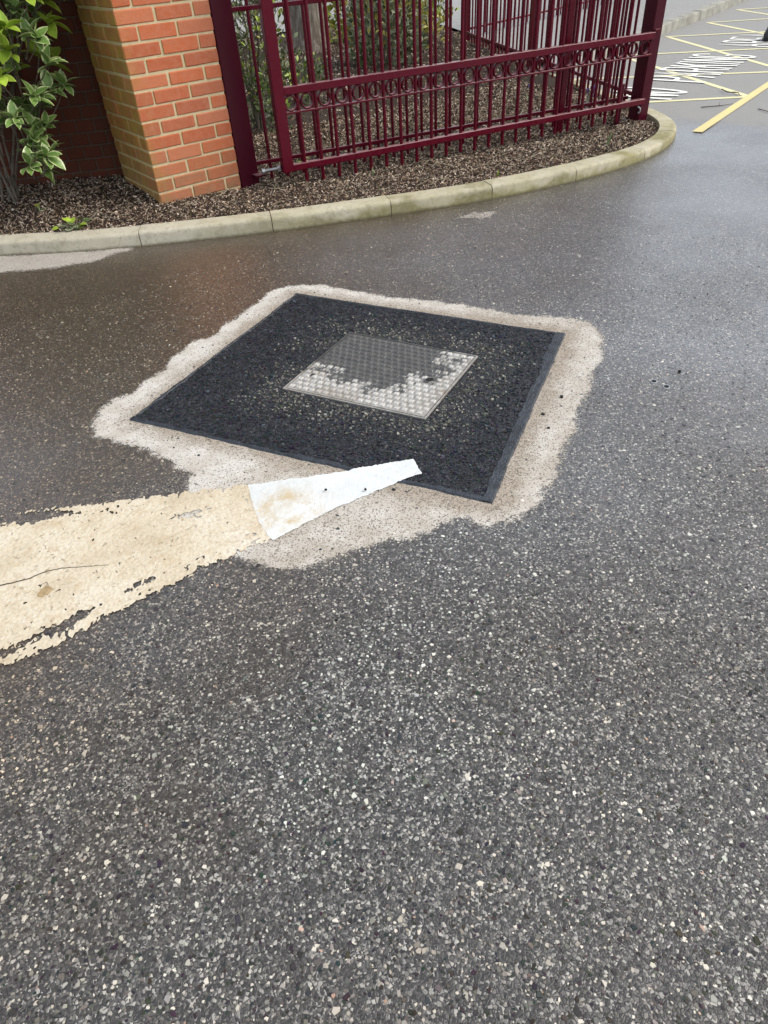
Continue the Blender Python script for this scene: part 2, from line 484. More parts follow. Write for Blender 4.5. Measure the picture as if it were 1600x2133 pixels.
MAT['yellowleaf'] = mk_leaf('yellow_green_leaf', (0.42, 0.38, 0.055), (0.55, 0.48, 0.09), (0.62, 0.56, 0.18), 0.5, 1.0, 0.5)
MAT['whitishleaf'] = mk_leaf('grey_green_leaf', (0.16, 0.20, 0.10), (0.30, 0.33, 0.20), (0.50, 0.52, 0.36), 0.4, 1.0, 0.5)
MAT['blade'] = mk_leaf('shoot_blade', (0.16, 0.25, 0.10), (0.22, 0.32, 0.14), (0.34, 0.40, 0.22), 0.6, 1.0, 0.5)
MAT['drygrass'] = mk_plain('straw', (0.50, 0.42, 0.28), 0.8)
MAT['stem'] = mk_bark('grey_stem_bark', (0.21, 0.18, 0.14), (0.34, 0.30, 0.24), 40)
MAT['trunk'] = mk_bark('tree_bark', (0.16, 0.13, 0.10), (0.36, 0.34, 0.30), 20)
MAT['twig'] = mk_plain('dark_twig', (0.045, 0.032, 0.024), 0.8)
MAT['petal'] = mk_plain('violet_petal', (0.22, 0.17, 0.42), 0.6)
MAT['black'] = mk_plain('black_leather', (0.008, 0.008, 0.009), 0.4)
MAT['deadleaf'] = mk_plain('straw_yellow_leaf', (0.62, 0.55, 0.25), 0.6)

# ------------------------------------------------------------------ mesh helpers
def mesh_np(name, V, F, mat, attrs=None, smooth=False):
    """V (n,3), F list of arrays (k,m) of faces with equal m."""
    me = bpy.data.meshes.new(name)
    V = np.asarray(V, np.float32)
    me.vertices.add(len(V))
    me.vertices.foreach_set('co', V.ravel())
    if not isinstance(F, list):
        F = [F]
    F = [np.asarray(f, np.int32) for f in F if len(f)]
    loops = np.concatenate([f.ravel() for f in F])
    tot = np.concatenate([np.full(len(f), f.shape[1], np.int32) for f in F])
    st = np.concatenate([[0], np.cumsum(tot)[:-1]]).astype(np.int32)
    me.loops.add(len(loops))
    me.loops.foreach_set('vertex_index', loops)
    me.polygons.add(len(tot))
    me.polygons.foreach_set('loop_start', st)
    try:
        me.polygons.foreach_set('loop_total', tot)
    except Exception:
        pass
    me.polygons.foreach_set('use_smooth', np.full(len(tot), smooth, bool))
    for k, a in (attrs or {}).items():
        a = np.asarray(a, np.float32)
        if a.ndim == 1:
            at = me.attributes.new(k, 'FLOAT', 'POINT')
            at.data.foreach_set('value', a)
        else:
            at = me.attributes.new(k, 'FLOAT_COLOR', 'POINT')
            at.data.foreach_set('color', np.hstack([a, np.ones((len(a), 1), np.float32)]).astype(np.float32).ravel())
    me.update(calc_edges=True)
    me.validate()
    if mat:
        me.materials.append(MAT[mat])
    return me

class MB:
    """collects simple shapes into one mesh"""
    def __init__(self):
        self.v = []
        self.f = []

    def add(self, vs, fs):
        b = len(self.v)
        self.v += [tuple(map(float, p)) for p in vs]
        self.f += [tuple(i + b for i in f) for f in fs]
        return self

    def box(self, lo, hi, bev=0.0, M=None):
        x0, y0, z0 = lo
        x1, y1, z1 = hi
        if bev <= 0:
            vs = [(x0, y0, z0), (x1, y0, z0), (x1, y1, z0), (x0, y1, z0), (x0, y0, z1), (x1, y0, z1), (x1, y1, z1), (x0, y1, z1)]
            fs = [(0, 3, 2, 1), (4, 5, 6, 7), (0, 1, 5, 4), (1, 2, 6, 5), (2, 3, 7, 6), (3, 0, 4, 7)]
        else:
            b = bev
            vs, idx = [], {}
            for cx_, X in ((0, (x0, x0 + b)), (1, (x1, x1 - b))):
                for cy_, Y in ((0, (y0, y0 + b)), (1, (y1, y1 - b))):
                    for cz_, Z in ((0, (z0, z0 + b)), (1, (z1, z1 - b))):
                        for ax in range(3):
                            idx[(cx_, cy_, cz_, ax)] = len(vs)
                            vs.append((X[0] if ax == 0 else X[1], Y[0] if ax == 1 else Y[1], Z[0] if ax == 2 else Z[1]))
            I = lambda a, b_, c, k: idx[(a, b_, c, k)]
            fs = []
            for s in (0, 1):
                q = [(0, 0), (1, 0), (1, 1), (0, 1)]
                fx = [I(s, a, c, 0) for a, c in q]
                fy = [I(a, s, c, 1) for a, c in q]
                fz = [I(a, c, s, 2) for a, c in q]
                fs.append(tuple(fx if s else fx[::-1]))
                fs.append(tuple(fy[::-1] if s else fy))
                fs.append(tuple(fz if s else fz[::-1]))
            for a in (0, 1):
                for c in (0, 1):
                    fs.append((I(0, a, c, 1), I(1, a, c, 1), I(1, a, c, 2), I(0, a, c, 2)))
                    fs.append((I(a, 0, c, 0), I(a, 1, c, 0), I(a, 1, c, 2), I(a, 0, c, 2)))
                    fs.append((I(a, c, 0, 0), I(a, c, 1, 0), I(a, c, 1, 1), I(a, c, 0, 1)))
                    for d in (0, 1):
                        fs.append((I(a, c, d, 0), I(a, c, d, 1), I(a, c, d, 2)))
        if M is not None:
            vs = [tuple(M @ Vector(p)) for p in vs]
        return self.add(vs, fs)

    def tube(self, pts, rad, n=8, cap=True):
        pts = [Vector(p) for p in pts]
        if not hasattr(rad, '__len__'):
            rad = [rad] * len(pts)
        vs, fs = [], []
        prev = None
        for i, p in enumerate(pts):
            d = (pts[min(i + 1, len(pts) - 1)] - pts[max(i - 1, 0)]).normalized()
            if prev is None:
                a = d.orthogonal().normalized()
            else:
                a = (prev - d * prev.dot(d)).normalized()
            prev = a
            b = d.cross(a)
            for k in range(n):
                t = 2 * math.pi * k / n
                vs.append(p + (a * math.cos(t) + b * math.sin(t)) * rad[i])
        for i in range(len(pts) - 1):
            for k in range(n):
                fs.append((i * n + k, i * n + (k + 1) % n, (i + 1) * n + (k + 1) % n, (i + 1) * n + k))
        if cap:
            fs.append(tuple(range(n))[::-1])
            fs.append(tuple((len(pts) - 1) * n + k for k in range(n)))
        return self.add(vs, fs)

    def mesh(self, name, mat, smooth=False):
        me = bpy.data.meshes.new(name)
        me.from_pydata(self.v, [], self.f)
        me.update()
        if mat:
            me.materials.append(MAT[mat])
        if smooth:
            me.polygons.foreach_set('use_smooth', [True] * len(me.polygons))
            try:
                me.set_sharp_from_angle(angle=math.radians(40))
            except Exception:
                pass
        return me

def obj(name, me, parent=None, M=None):
    o = bpy.data.objects.new(name, me)
    COL.objects.link(o)
    if parent is not None:
        o.parent = parent
    if M is not None:
        o.matrix_local = M if isinstance(M, Matrix) else Matrix.Translation(Vector(M))
    return o

def tag(o, label=None, cat=None, group=None, kind=None):
    if label: o['label'] = label
    if cat: o['category'] = cat
    if group: o['group'] = group
    if kind: o['kind'] = kind
    return o

def thing(name, label, cat, loc=(0, 0, 0), rz=0.0, group=None):
    o = bpy.data.objects.new(name, None)
    COL.objects.link(o)
    o.location = loc
    o.rotation_euler = (0, 0, rz)
    o.empty_display_size = 0.1
    return tag(o, label, cat, group)

# numpy noise
_P = RNG.random((256, 256))
def vnoise(x, y):
    xi = np.floor(x).astype(int); yi = np.floor(y).astype(int)
    fx = x - xi; fy = y - yi
    fx = fx * fx * (3 - 2 * fx); fy = fy * fy * (3 - 2 * fy)
    g = lambda a, b: _P[a & 255, b & 255]
    return (g(xi, yi) * (1 - fx) + g(xi + 1, yi) * fx) * (1 - fy) + (g(xi, yi + 1) * (1 - fx) + g(xi + 1, yi + 1) * fx) * fy

def fbm(x, y, s, o=4, r=0.5):
    v = 0; a = 1; t = 0
    for k in range(o):
        v = v + a * vnoise(x * s + 17.3 * k, y * s + 9.1 * k); t += a; a *= r; s *= 2.07
    return v / t

def sdf(poly, x, y):
    """positive inside"""
    P = np.array(poly, float)
    Q = np.roll(P, -1, 0)
    d = np.full(x.shape, 1e9); ins = np.zeros(x.shape, bool)
    for (ax, ay), (bx, by) in zip(P, Q):
        ex, ey = bx - ax, by - ay
        t = np.clip(((x - ax) * ex + (y - ay) * ey) / (ex * ex + ey * ey + 1e-12), 0, 1)
        d = np.minimum(d, (x - ax - t * ex) ** 2 + (y - ay - t * ey) ** 2)
        c = (ay > y) != (by > y)
        with np.errstate(divide='ignore', invalid='ignore'):
            xx = (bx - ax) * (y - ay) / (by - ay + 1e-15) + ax
        ins ^= c & (x < xx)
    d = np.sqrt(d)
    return np.where(ins, d, -d)

def pdist(line, x, y):
    d = np.full(x.shape, 1e9)
    for (ax, ay), (bx, by) in zip(line[:-1], line[1:]):
        ex, ey = bx - ax, by - ay
        t = np.clip(((x - ax) * ex + (y - ay) * ey) / (ex * ex + ey * ey + 1e-12), 0, 1)
        d = np.minimum(d, (x - ax - t * ex) ** 2 + (y - ay - t * ey) ** 2)
    return np.sqrt(d)

def iso_sheet(name, fn, bbox, res, zfn, mat, attrs_fn=None):
    x0, y0, x1, y1 = bbox
    nx = int((x1 - x0) / res) + 1; ny = int((y1 - y0) / res) + 1
    X, Y = np.meshgrid(np.linspace(x0, x1, nx), np.linspace(y0, y1, ny), indexing='ij')
    F = fn(X, Y)
    P = np.stack([X.ravel(), Y.ravel()], 1); Fv = F.ravel()
    i, j = np.meshgrid(np.arange(nx - 1), np.arange(ny - 1), indexing='ij')
    a = (i * ny + j).ravel(); b = a + ny; c = b + 1; d = a + 1
    T = np.concatenate([np.stack([a, b, c], 1), np.stack([a, c, d], 1)])
    pos = Fv[T] > 0
    cnt = pos.sum(1)
    full = T[cnt == 3]
    used = np.unique(full)
    remap = np.full(len(P), -1); remap[used] = np.arange(len(used))
    V = [P[used]]; faces = [remap[full]]; nb = len(used)
    def cut(p, q):
        t = (Fv[p] / (Fv[p] - Fv[q]))[:, None]
        return P[p] + (P[q] - P[p]) * t
    one = T[cnt == 1]
    if len(one):
        k = np.argmax(Fv[one] > 0, 1); r = np.arange(len(one))
        A = one[r, k]; B = one[r, (k + 1) % 3]; C = one[r, (k + 2) % 3]
        V.append(np.stack([P[A], cut(A, B), cut(A, C)], 1).reshape(-1, 2))
        faces.append(np.arange(3 * len(one)).reshape(-1, 3) + nb); nb += 3 * len(one)
    two = T[cnt == 2]
    if len(two):
        k = np.argmax(Fv[two] <= 0, 1); r = np.arange(len(two))
        A = two[r, k]; B = two[r, (k + 1) % 3]; C = two[r, (k + 2) % 3]
        q = np.stack([cut(B, A), P[B], P[C], cut(C, A)], 1).reshape(-1, 2)
        V.append(q)
        ii = np.arange(4 * len(two)).reshape(-1, 4) + nb
        faces.append(ii[:, [0, 1, 2]]); faces.append(ii[:, [0, 2, 3]]); nb += 4 * len(two)
    V = np.concatenate(V)
    z = zfn(V[:, 0], V[:, 1])
    at = attrs_fn(V[:, 0], V[:, 1]) if attrs_fn else None
    return mesh_np(name, np.column_stack([V, z]), [np.concatenate(faces)], mat, at, smooth=True)

def stones(name, xy, z, r, cols, mat, tilt=0.1, aspect=(0.6, 1.0), hh=0.35, sides=6):
    """many little irregular pebbles in one mesh: a chamfered top polygon on a skirt"""
    n = len(xy); k = sides
    ang = (np.arange(k)[None] + RNG.uniform(-.38, .38, (n, k))) * 2 * math.pi / k
    rad = RNG.uniform(0.72, 1.12, (n, k)) * r[:, None]
    lx = np.cos(ang) * rad; ly = np.sin(ang) * rad * RNG.uniform(*aspect, (n, 1))
    th = RNG.uniform(0, math.pi * 2, (n, 1)); c, s = np.cos(th), np.sin(th)
    px = lx * c - ly * s; py = lx * s + ly * c
    tx = RNG.normal(0, tilt, (n, 1)); ty = RNG.normal(0, tilt, (n, 1))
    h = r[:, None] * hh * RNG.uniform(.6, 1.3, (n, 1))
    top = np.stack([xy[:, :1] + px * .74, xy[:, 1:2] + py * .74, z[:, None] + h + (px * tx + py * ty) * .74], 2)
    bot = np.stack([xy[:, :1] + px, xy[:, 1:2] + py, z[:, None] - h * .6 + (px * tx + py * ty)], 2)
    V = np.concatenate([top, bot], 1).reshape(-1, 3)
    base = (np.arange(n) * 2 * k)[:, None]
    tops = base + np.arange(k)[None]
    q = np.stack([np.stack([base[:, 0] + i, base[:, 0] + k + i, base[:, 0] + k + (i + 1) % k, base[:, 0] + (i + 1) % k], 1) for i in range(k)], 1).reshape(-1, 4)
    C = np.repeat(cols, 2 * k, 0)
    return mesh_np(name, V, [tops, q], mat, {'col': C})

def hcol(n, table):
    """random colours from (share, colour, spread)"""
    w = np.array([t[0] for t in table], float); w /= w.sum()
    k = RNG.choice(len(table), n, p=w)
    C = np.array([t[1] for t in table])[k]
    return np.clip(C * RNG.uniform(0.7, 1.3, (n, 1)) + RNG.normal(0, 0.006, (n, 3)), 0.004, 0.9)

def rotz(a):
    return Matrix.Rotation(a, 4, 'Z')

# ------------------------------------------------------------------ plan geometry (metres, road at z = 0)
KERB = [(-2.6, 1.30), (-1.9, 0.80), (-1.45, 0.45), (-0.963, 0.095), (-0.66, -0.150), (-0.305, -0.382), (0.02, -0.565), (0.346, -0.735), (0.671, -0.882), (0.977, -1.010), (1.28, -1.135), (1.571, -1.235), (1.86, -1.310), (2.19, -1.372), (2.501, -1.404), (2.882, -1.396), (3.23, -1.315), (3.50, -1.190), (3.70, -1.045), (3.85, -0.870), (3.97, -0.680), (4.10, -0.42), (4.62, 0.62), (5.35, 2.08), (5.98, 3.34), (6.6, 4.55), (7.4, 6.15)]
PATCH = [(-1.075, -2.081), (-0.042, -1.57), (0.529, -2.708), (-0.446, -3.272)]
COVER = [(-0.557, -2.282), (-0.098, -2.079), (0.145, -2.605), (-0.3, -2.805)]
HALO = [(-1.201, -2.028), (-1.126, -1.946), (-1.046, -1.906), (-0.925, -1.849), (-0.82, -1.819), (-0.713, -1.726), (-0.627, -1.661), (-0.518, -1.673), (-0.359, -1.598), (-0.202, -1.5), (-0.095, -1.453), (0.016, -1.493), (0.119, -1.589), (0.151, -1.703), (0.236, -1.889), (0.358, -2.085), (0.457, -2.291), (0.504, -2.419), (0.588, -2.535), (0.658, -2.657), (0.665, -2.739), (0.608, -2.833), (0.517, -2.912), (0.391, -2.973), (0.238, -3.065), (0.11, -3.118), (-0.007, -3.187), (-0.086, -3.225), (-0.185, -3.272), (-0.287, -3.325), (-0.36, -3.363), (-0.442, -3.375), (-0.52, -3.32), (-0.564, -3.267), (-0.646, -3.236), (-0.732, -3.213), (-0.837, -3.173), (-0.939, -3.133), (-1.015, -3.105), (-1.069, -3.069), (-1.108, -3.006), (-1.132, -2.939), (-1.156, -2.839), (-1.171, -2.714), (-1.082, -2.578), (-1.048, -2.526), (-1.055, -2.468), (-1.08, -2.373), (-1.124, -2.277), (-1.17, -2.177), (-1.205, -2.086)]
LINE = [(-1.962, -2.143), (-1.594, -2.324), (-1.47, -2.395), (-1.351, -2.483), (-1.232, -2.534), (-1.116, -2.597), (-0.964, -2.691), (-0.928, -2.718), (-0.937, -2.864), (-1.001, -2.981), (-1.079, -2.955), (-1.156, -2.956), (-1.257, -2.953), (-1.393, -2.95), (-1.521, -2.947), (-1.642, -2.944), (-1.751, -2.923), (-2.056, -2.891), (-2.9, -2.62), (-2.7, -1.78)]
SEAMU = [(-2.6, -1.87), (-1.967, -2.18), (-1.6, -2.348), (-1.478, -2.419), (-1.351, -2.525), (-1.249, -2.61), (-1.171, -2.70), (-1.085, -2.732), (-0.981, -2.81)]
SEAML = [(-2.7, -2.60), (-2.047, -2.817), (-1.698, -2.896), (-1.67, -2.88), (-1.603, -2.897), (-1.462, -2.891), (-1.271, -2.893), (-1.153, -2.921)]
CRACK = [(-1.743, -2.602), (-1.677, -2.64), (-1.608, -2.667), (-1.569, -2.669), (-1.533, -2.681), (-1.457, -2.735), (-1.413, -2.764)]
WEDGE = [(-0.943, -2.711), (-0.862, -2.754), (-0.783, -2.799), (-0.675, -2.856), (-0.565, -2.912), (-0.477, -2.954), (-0.490, -2.985), (-0.509, -3.029), (-0.538, -3.023), (-0.637, -3.004), (-0.802, -2.984), (-0.903, -2.981), (-1.016, -2.981), (-1.017, -2.951), (-1.01, -2.903), (-0.994, -2.842), (-0.97, -2.774)]

def resample(P, step):
    P = np.array(P, float)
    # Catmull-Rom through the points
    Q = np.vstack([2 * P[0] - P[1], P, 2 * P[-1] - P[-2]])
    out = []
    for i in range(1, len(Q) - 2):
        p0, p1, p2, p3 = Q[i - 1:i + 3]
        for t in np.linspace(0, 1, 16, endpoint=False):
            out.append(0.5 * (2 * p1 + (p2 - p0) * t + (2 * p0 - 5 * p1 + 4 * p2 - p3) * t * t + (3 * p1 - p0 - 3 * p2 + p3) * t ** 3))
    out.append(P[-1])
    out = np.array(out)
    L = np.concatenate([[0], np.cumsum(np.hypot(*np.diff(out, axis=0).T))])
    s = np.arange(0, L[-1], step)
    return np.stack([np.interp(s, L, out[:, 0]), np.interp(s, L, out[:, 1])], 1), s

KP, KS = resample(KERB, 0.02)
kt = np.gradient(KP, axis=0); kt /= np.hypot(*kt.T)[:, None]
KN = np.stack([-kt[:, 1], kt[:, 0]], 1)          # towards the bed
def kerb_top(x):
    return 0.078 - 0.028 * np.clip((x - 2.4) / 1.1, 0, 1)
BED = [tuple(p) for p in (KP + KN * 0.10)[::6]] + [(7.2, 7.0), (-2.6, 7.0)]
_front = KP[(KP[:, 0] < 3.2)]
def mulch_z(x, y):
    yk = np.interp(x, _front[:, 0], _front[:, 1])
    d = y - yk
    t = np.clip((x - 0.2) / 2.7, 0, 1)
    z = 0.068 * (1 - t) + 0.016 * t
    z = z + 0.048 * np.clip((d - 0.42) / 0.62, 0, 1) * (1 - np.clip(x / 0.5, 0, 1))
    z = z + 0.075 * np.clip((y - 0.5) / 2.2, 0, 1) * np.clip(x / 0.5, 0, 1)
    z = z - 0.016 * np.exp(-((x - 0.62) ** 2 + (y + 0.03) ** 2) / 0.03)
    return z + (fbm(x, y, 6, 3) - 0.5) * 0.028

# ------------------------------------------------------------------ ground
b = MB()
b.add([(-250, -250, 0), (250, -250, 0), (250, 250, 0), (-250, 250, 0)], [(0, 1, 2, 3)])
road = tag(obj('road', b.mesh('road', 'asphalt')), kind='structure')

# exposed chippings in the near road surface
def in_patch(x, y, g=0.0):
    return sdf(PATCH, x, y) > -g
n = 185000
xy = np.stack([RNG.uniform(-2.5, 2.0, n), RNG.uniform(-4.85, -0.9, n)], 1)
dist = np.hypot(xy[:, 0] - CAM[0], xy[:, 1] - CAM[1])
keep = (RNG.random(n) < np.clip(1.12 - dist * 0.25, 0.15, 1)) & ~in_patch(xy[:, 0], xy[:, 1], 0.01)
# not on the kerb side
yk = np.interp(xy[:, 0], _front[:, 0], _front[:, 1])
keep &= xy[:, 1] < yk - 0.02
xy = xy[keep]; n = len(xy)
r = np.clip(RNG.lognormal(math.log(0.0034), 0.36, n), 0.0018, 0.0095)
cols = hcol(n, [(0.38, (0.025, 0.024, 0.022), 0), (0.22, (0.11, 0.106, 0.092), 0), (0.21, (0.26, 0.252, 0.225), 0), (0.19, (0.46, 0.44, 0.375), 0), (0.008, (0.36, 0.26, 0.20), 0)])
cl = fbm(xy[:, 0], xy[:, 1], 2.2, 4)
cols *= np.clip(0.66 + 0.86 * cl, .6, 1.5)[:, None]
wm = np.clip((fbm(xy[:, 0] + 4, xy[:, 1], 3.5, 3) - .5) * 2, -1, 1)[:, None]      # faint warm and greenish mottling
cols *= 1 + wm * np.array([[.10, -.02, -.10]])
br = np.clip((xy[:, 1] - .55 * xy[:, 0] + 2.9) / 1.3, 0, 1)[:, None]  # brown brickwork reflection tinted into the chippings too
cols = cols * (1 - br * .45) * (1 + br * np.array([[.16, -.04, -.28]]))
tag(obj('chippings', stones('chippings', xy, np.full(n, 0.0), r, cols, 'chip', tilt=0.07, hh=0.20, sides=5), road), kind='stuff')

# pale dust halo swept round the patch
lsd = lambda x, y: sdf(LINE, x, y)
def halo_d(x, y):
    return sdf(HALO, x, y) + (fbm(x, y, 9, 4) - 0.5) * 0.07 + (fbm(x, y, 45, 3, .7) - .5) * .03
def halo_f(x, y):
    return np.where(sdf(PATCH, x, y) > 0.01, -1, halo_d(x, y) + .022)
def halo_near(x, y):
    d = -sdf(PATCH, x, y)
    front = np.clip((-2.35 - y + .45 * (x + .7)) / .5, 0, 1)           # the near side is greyer and thinner
    return {'fade': np.clip((halo_d(x, y) + .022) / .05, 0, 1), 'near': np.clip(np.clip(1 - d / .085, 0, 1) * .9 + .30 * front + .35 * (fbm(x, y, 6, 3) - .4), 0, 1)}
o = obj('dust_halo', iso_sheet('dust_halo', halo_f, (-1.45, -3.55, 0.85, -1.3), 0.0062, lambda x, y: 0.0013 + 0 * x, 'halo', halo_near))
tag(o, 'pale sandy dust halo swept around the black square patch', 'dust', kind='stuff')

DRYL = [(-2.2, 1.0), (-1.397, 0.432), (-0.968, 0.095), (-0.665, -0.13), (-0.407, -0.30), (-0.40, -0.36), (-0.589, -0.385), (-0.781, -0.33), (-1.039, -0.18), (-1.46, 0.1), (-2.4, .75)]
o = obj('dry_margin', iso_sheet('dry_margin', lambda x, y: sdf(DRYL, x, y) + .045 + (fbm(x, y, 8, 4) - .5) * .09, (-2.4, -.6, -.2, 1.1), .012, lambda x, y: .0012 + 0 * x, 'dry', lambda x, y: {'near': 0 * x + .1, 'fade': np.clip((sdf(DRYL, x, y) + .045 + (fbm(x, y, 8, 4) - .5) * .09) / .10, 0, 1)}))
tag(o, 'dry pale strip of road along the leftmost kerb', 'dry margin', kind='stuff')
ST = [(1.18, -1.33), (1.27, -1.285), (1.36, -1.36), (1.44, -1.41), (1.40, -1.44), (1.29, -1.44), (1.22, -1.38)]
o = obj('chalky_stain', iso_sheet('chalky_stain', lambda x, y: sdf(ST, x, y) + .012 + (fbm(x, y, 22, 4, .7) - .5) * .13, (1.0, -1.6, 1.6, -1.15), .008, lambda x, y: .0012 + 0 * x, 'dry', lambda x, y: {'near': 0 * x, 'fade': np.clip((sdf(ST, x, y) + .012 + (fbm(x, y, 22, 4, .7) - .5) * .13) / .06, 0, .48)}))
tag(o, 'small chalky white stain on the wet road beside the kerb joint', 'stain', kind='stuff')

# old cream line with paint worn off along two seams
def line_f(x, y):
    d = lsd(x, y) + (fbm(x, y, 14, 3) - .5) * .030 + (fbm(x, y, 120, 3, .8) - .5) * .032
    su = pdist(SEAMU, x, y); sl = pdist(SEAML, x, y)
    w1 = np.clip(fbm(x + 5, y, 5.0, 3) - .42, 0, 1) * .10 - .008
    w2 = np.clip(fbm(x, y + 3, 5.0, 3) - .42, 0, 1) * .10 - .008
    fine = (fbm(x, y, 105, 3, .8) - .5) * .055
    gaps = np.minimum(su - w1, sl - w2) + fine
    # stone tips worn through, thickest along the edges
    tips_ = .93 - vnoise(x * 115 + 3, y * 115) - .24 * np.exp(-np.maximum(d, 0) / .03) - .16 * (fbm(x, y, 4, 3) - .35)
    return np.minimum(np.minimum(d, gaps), tips_ * .05)
o = obj('cream_road_line', iso_sheet('cream_road_line', line_f, (-2.8, -3.05, -.85, -1.75), .006, lambda x, y: .0034 + (fbm(x, y, 18, 2) - .5) * .001, 'oldpaint'))
tag(o, 'wide old cream road line with worn, flaking edges', 'road line')
cr = MB()
cpts = [(x, y, .0048) for x, y in resample(CRACK, .012)[0] + RNG.normal(0, .0012, (len(resample(CRACK, .012)[0]), 2))]
cr.tube(cpts, [.0013 * (1 - i / len(cpts)) + .0004 for i in range(len(cpts))], 5)
obj('crack', cr.mesh('crack', 'twig'), o)
sp = iso_sheet('rust_spot', lambda x, y: .017 - np.hypot((x + 1.586) * .8, y + 2.745) + (fbm(x, y, 60, 3, .8) - .5) * .03, (-1.65, -2.8, -1.5, -2.69), .004, lambda x, y: .0046 + 0 * x, None)
MAT['rust'] = mk_plain('rust_stain', (0.40, 0.29, 0.15), 0.8, 0.45, 60)
sp.materials.append(MAT['rust'])
obj('rust_spot', sp, o)

# ------------------------------------------------------------------ black patch with joint seal and coated chippings
patch = thing('tarmac_patch', 'square black patch of fresh tarmac around the inspection cover', 'road patch')
def inset(poly, d):
    c = np.mean(poly, 0)
    P = np.array(poly); n_ = len(P); out = []
    for i in range(n_):
        a, b_, c_ = P[i - 1], P[i], P[(i + 1) % n_]
        e1 = (b_ - a) / np.hypot(*(b_ - a)); e2 = (c_ - b_) / np.hypot(*(c_ - b_))
        n1 = np.array([e1[1], -e1[0]]); n2 = np.array([e2[1], -e2[0]])
        if np.dot(c - b_, n1) < 0: n1 = -n1
        if np.dot(c - b_, n2) < 0: n2 = -n2
        A = np.array([n1, n2]); rhs = np.array([n1 @ b_ + d, n2 @ b_ + d])
        out.append(tuple(np.linalg.solve(A, rhs)))
    return out
PI_ = inset(PATCH, 0.004)
cin = inset(COVER, -0.010)
me = iso_sheet('patch_surface', lambda x, y: np.minimum(sdf(PI_, x, y), -.0045 - sdf(COVER, x, y)), (-1.1, -3.3, .55, -1.55), .012, lambda x, y: .0040 + (fbm(x, y, 90, 2) - .5) * .003, 'patch')
obj('surface', me, patch)
n = 30000
xy = np.stack([RNG.uniform(-1.1, .55, n), RNG.uniform(-3.3, -1.55, n)], 1)
sd_ = sdf(PATCH, xy[:, 0], xy[:, 1])
sr = -sdf([PATCH[2], PATCH[3], ((PATCH[3][0] + .02), PATCH[3][1] - .01)], xy[:, 0], xy[:, 1])
sc_ = sdf(COVER, xy[:, 0], xy[:, 1])
wd = sdf(WEDGE, xy[:, 0], xy[:, 1])
edge23 = pdist([PATCH[2], PATCH[3]], xy[:, 0], xy[:, 1])
k = (sd_ > .016) & (sc_ < -.008) & (edge23 > .036) & (wd < .0)
xy = xy[k]; sc_ = sc_[k]; n = len(xy)
r = np.clip(RNG.lognormal(math.log(.0047), .3, n), .0025, .009)
cols = hcol(n, [(.70, (.009, .0108, .0145), 0), (.26, (.019, .023, .030), 0), (.04, (.065, .073, .086), 0)])
dusty = np.clip(1.25 - (-sc_) / .19, 0, 1) * np.clip((fbm(xy[:, 0], xy[:, 1], 6, 4) - .22) * 3.6, 0, 1)
pick = RNG.random(n) < dusty * .85
cols[pick] = hcol(pick.sum(), [(.50, (.062, .061, .050), 0), (.35, (.125, .122, .10), 0), (.15, (.25, .24, .20), 0)])
tag(obj('coated_chippings', stones('coated_chippings', xy, np.full(n, .0042), r, cols, 'patchchip', tilt=.22, hh=.38), patch), kind='stuff')
for i in range(4):
    a = np.array(PATCH[i]); c = np.array(PATCH[(i + 1) % 4])
    wdt = (.010, .012, .034, .014)[i]
    e = (c - a) / np.hypot(*(c - a)); nn = np.array([e[1], -e[0]])
    if np.dot(np.mean(PATCH, 0) - a, nn) < 0: nn = -nn
    L = np.hypot(*(c - a)); N = 130
    vs = []
    for q in range(N + 1):
        t = L * q / N
        w0 = (fbm(np.array(t + i * 5), np.array(i * 3.1), 9, 4, .7) - .5) * .014
        w1 = wdt + (fbm(np.array(t + i * 7), np.array(i * 1.7 + 9), 11, 4, .7) - .5) * .030
        zt = .0072 if i == 2 else .0064
        for off, zz in ((-.003 + w0, .0004), (.003 + w0, zt), (w1, zt), (w1 + .003, .003)):
            p = a + e * t + nn * off
            vs.append((p[0], p[1], zz))
    fs = [(q * 4 + s, (q + 1) * 4 + s, (q + 1) * 4 + s + 1, q * 4 + s + 1) for q in range(N) for s in range(3)]
    m_ = MB().add(vs, fs)
    obj('joint_seal', m_.mesh('joint_seal', 'seal', True), patch)

# ------------------------------------------------------------------ inspection cover
cover = thing('inspection_cover', 'rectangular studded steel inspection cover, half wet, in the black patch', 'manhole cover')
C0, C1, C2, C3 = [np.array(p) for p in COVER]
def bil(u, v):          # u along the near edge C0->C3, v along C0->C1
    return C0 * (1 - u) * (1 - v) + C3 * u * (1 - v) + C2 * u * v + C1 * (1 - u) * v
def ring_prism(outer, inner, z0, z1, name, mat):
    vs = [(*p, z0) for p in outer] + [(*p, z1) for p in outer] + [(*p, z1) for p in inner] + [(*p, z0) for p in inner]
    fs = []
    for i in range(4):
        j = (i + 1) % 4
        fs += [(i, j, 4 + j, 4 + i), (4 + i, 4 + j, 8 + j, 8 + i), (8 + i, 8 + j, 12 + j, 12 + i)]
    return MB().add(vs, fs).mesh(name, mat)
rim_o = inset(COVER, .001); rim_i = inset(COVER, .007)
obj('frame', ring_prism(rim_o, rim_i, -.02, .0072, 'frame', 'plate'), cover)
gp = MB().add([(*p, .0012) for p in inset(COVER, -.012)], [(0, 1, 2, 3)])
obj('joint_gap', gp.mesh('joint_gap', 'gap'), cover)
pl = inset(COVER, .011)
NPL = 2
m_ = MB()
vs = [(*p, .0070) for p in pl] + [(*p, -.005) for p in pl]
m_.add(vs, [(3, 2, 1, 0), (0, 1, 5, 4), (1, 2, 6, 5), (2, 3, 7, 6), (3, 0, 4, 7)])
obj('plate', m_.mesh('plate', 'plate'), cover)
sm = MB()
sx, sy, sz = .0096, .0106, .0038
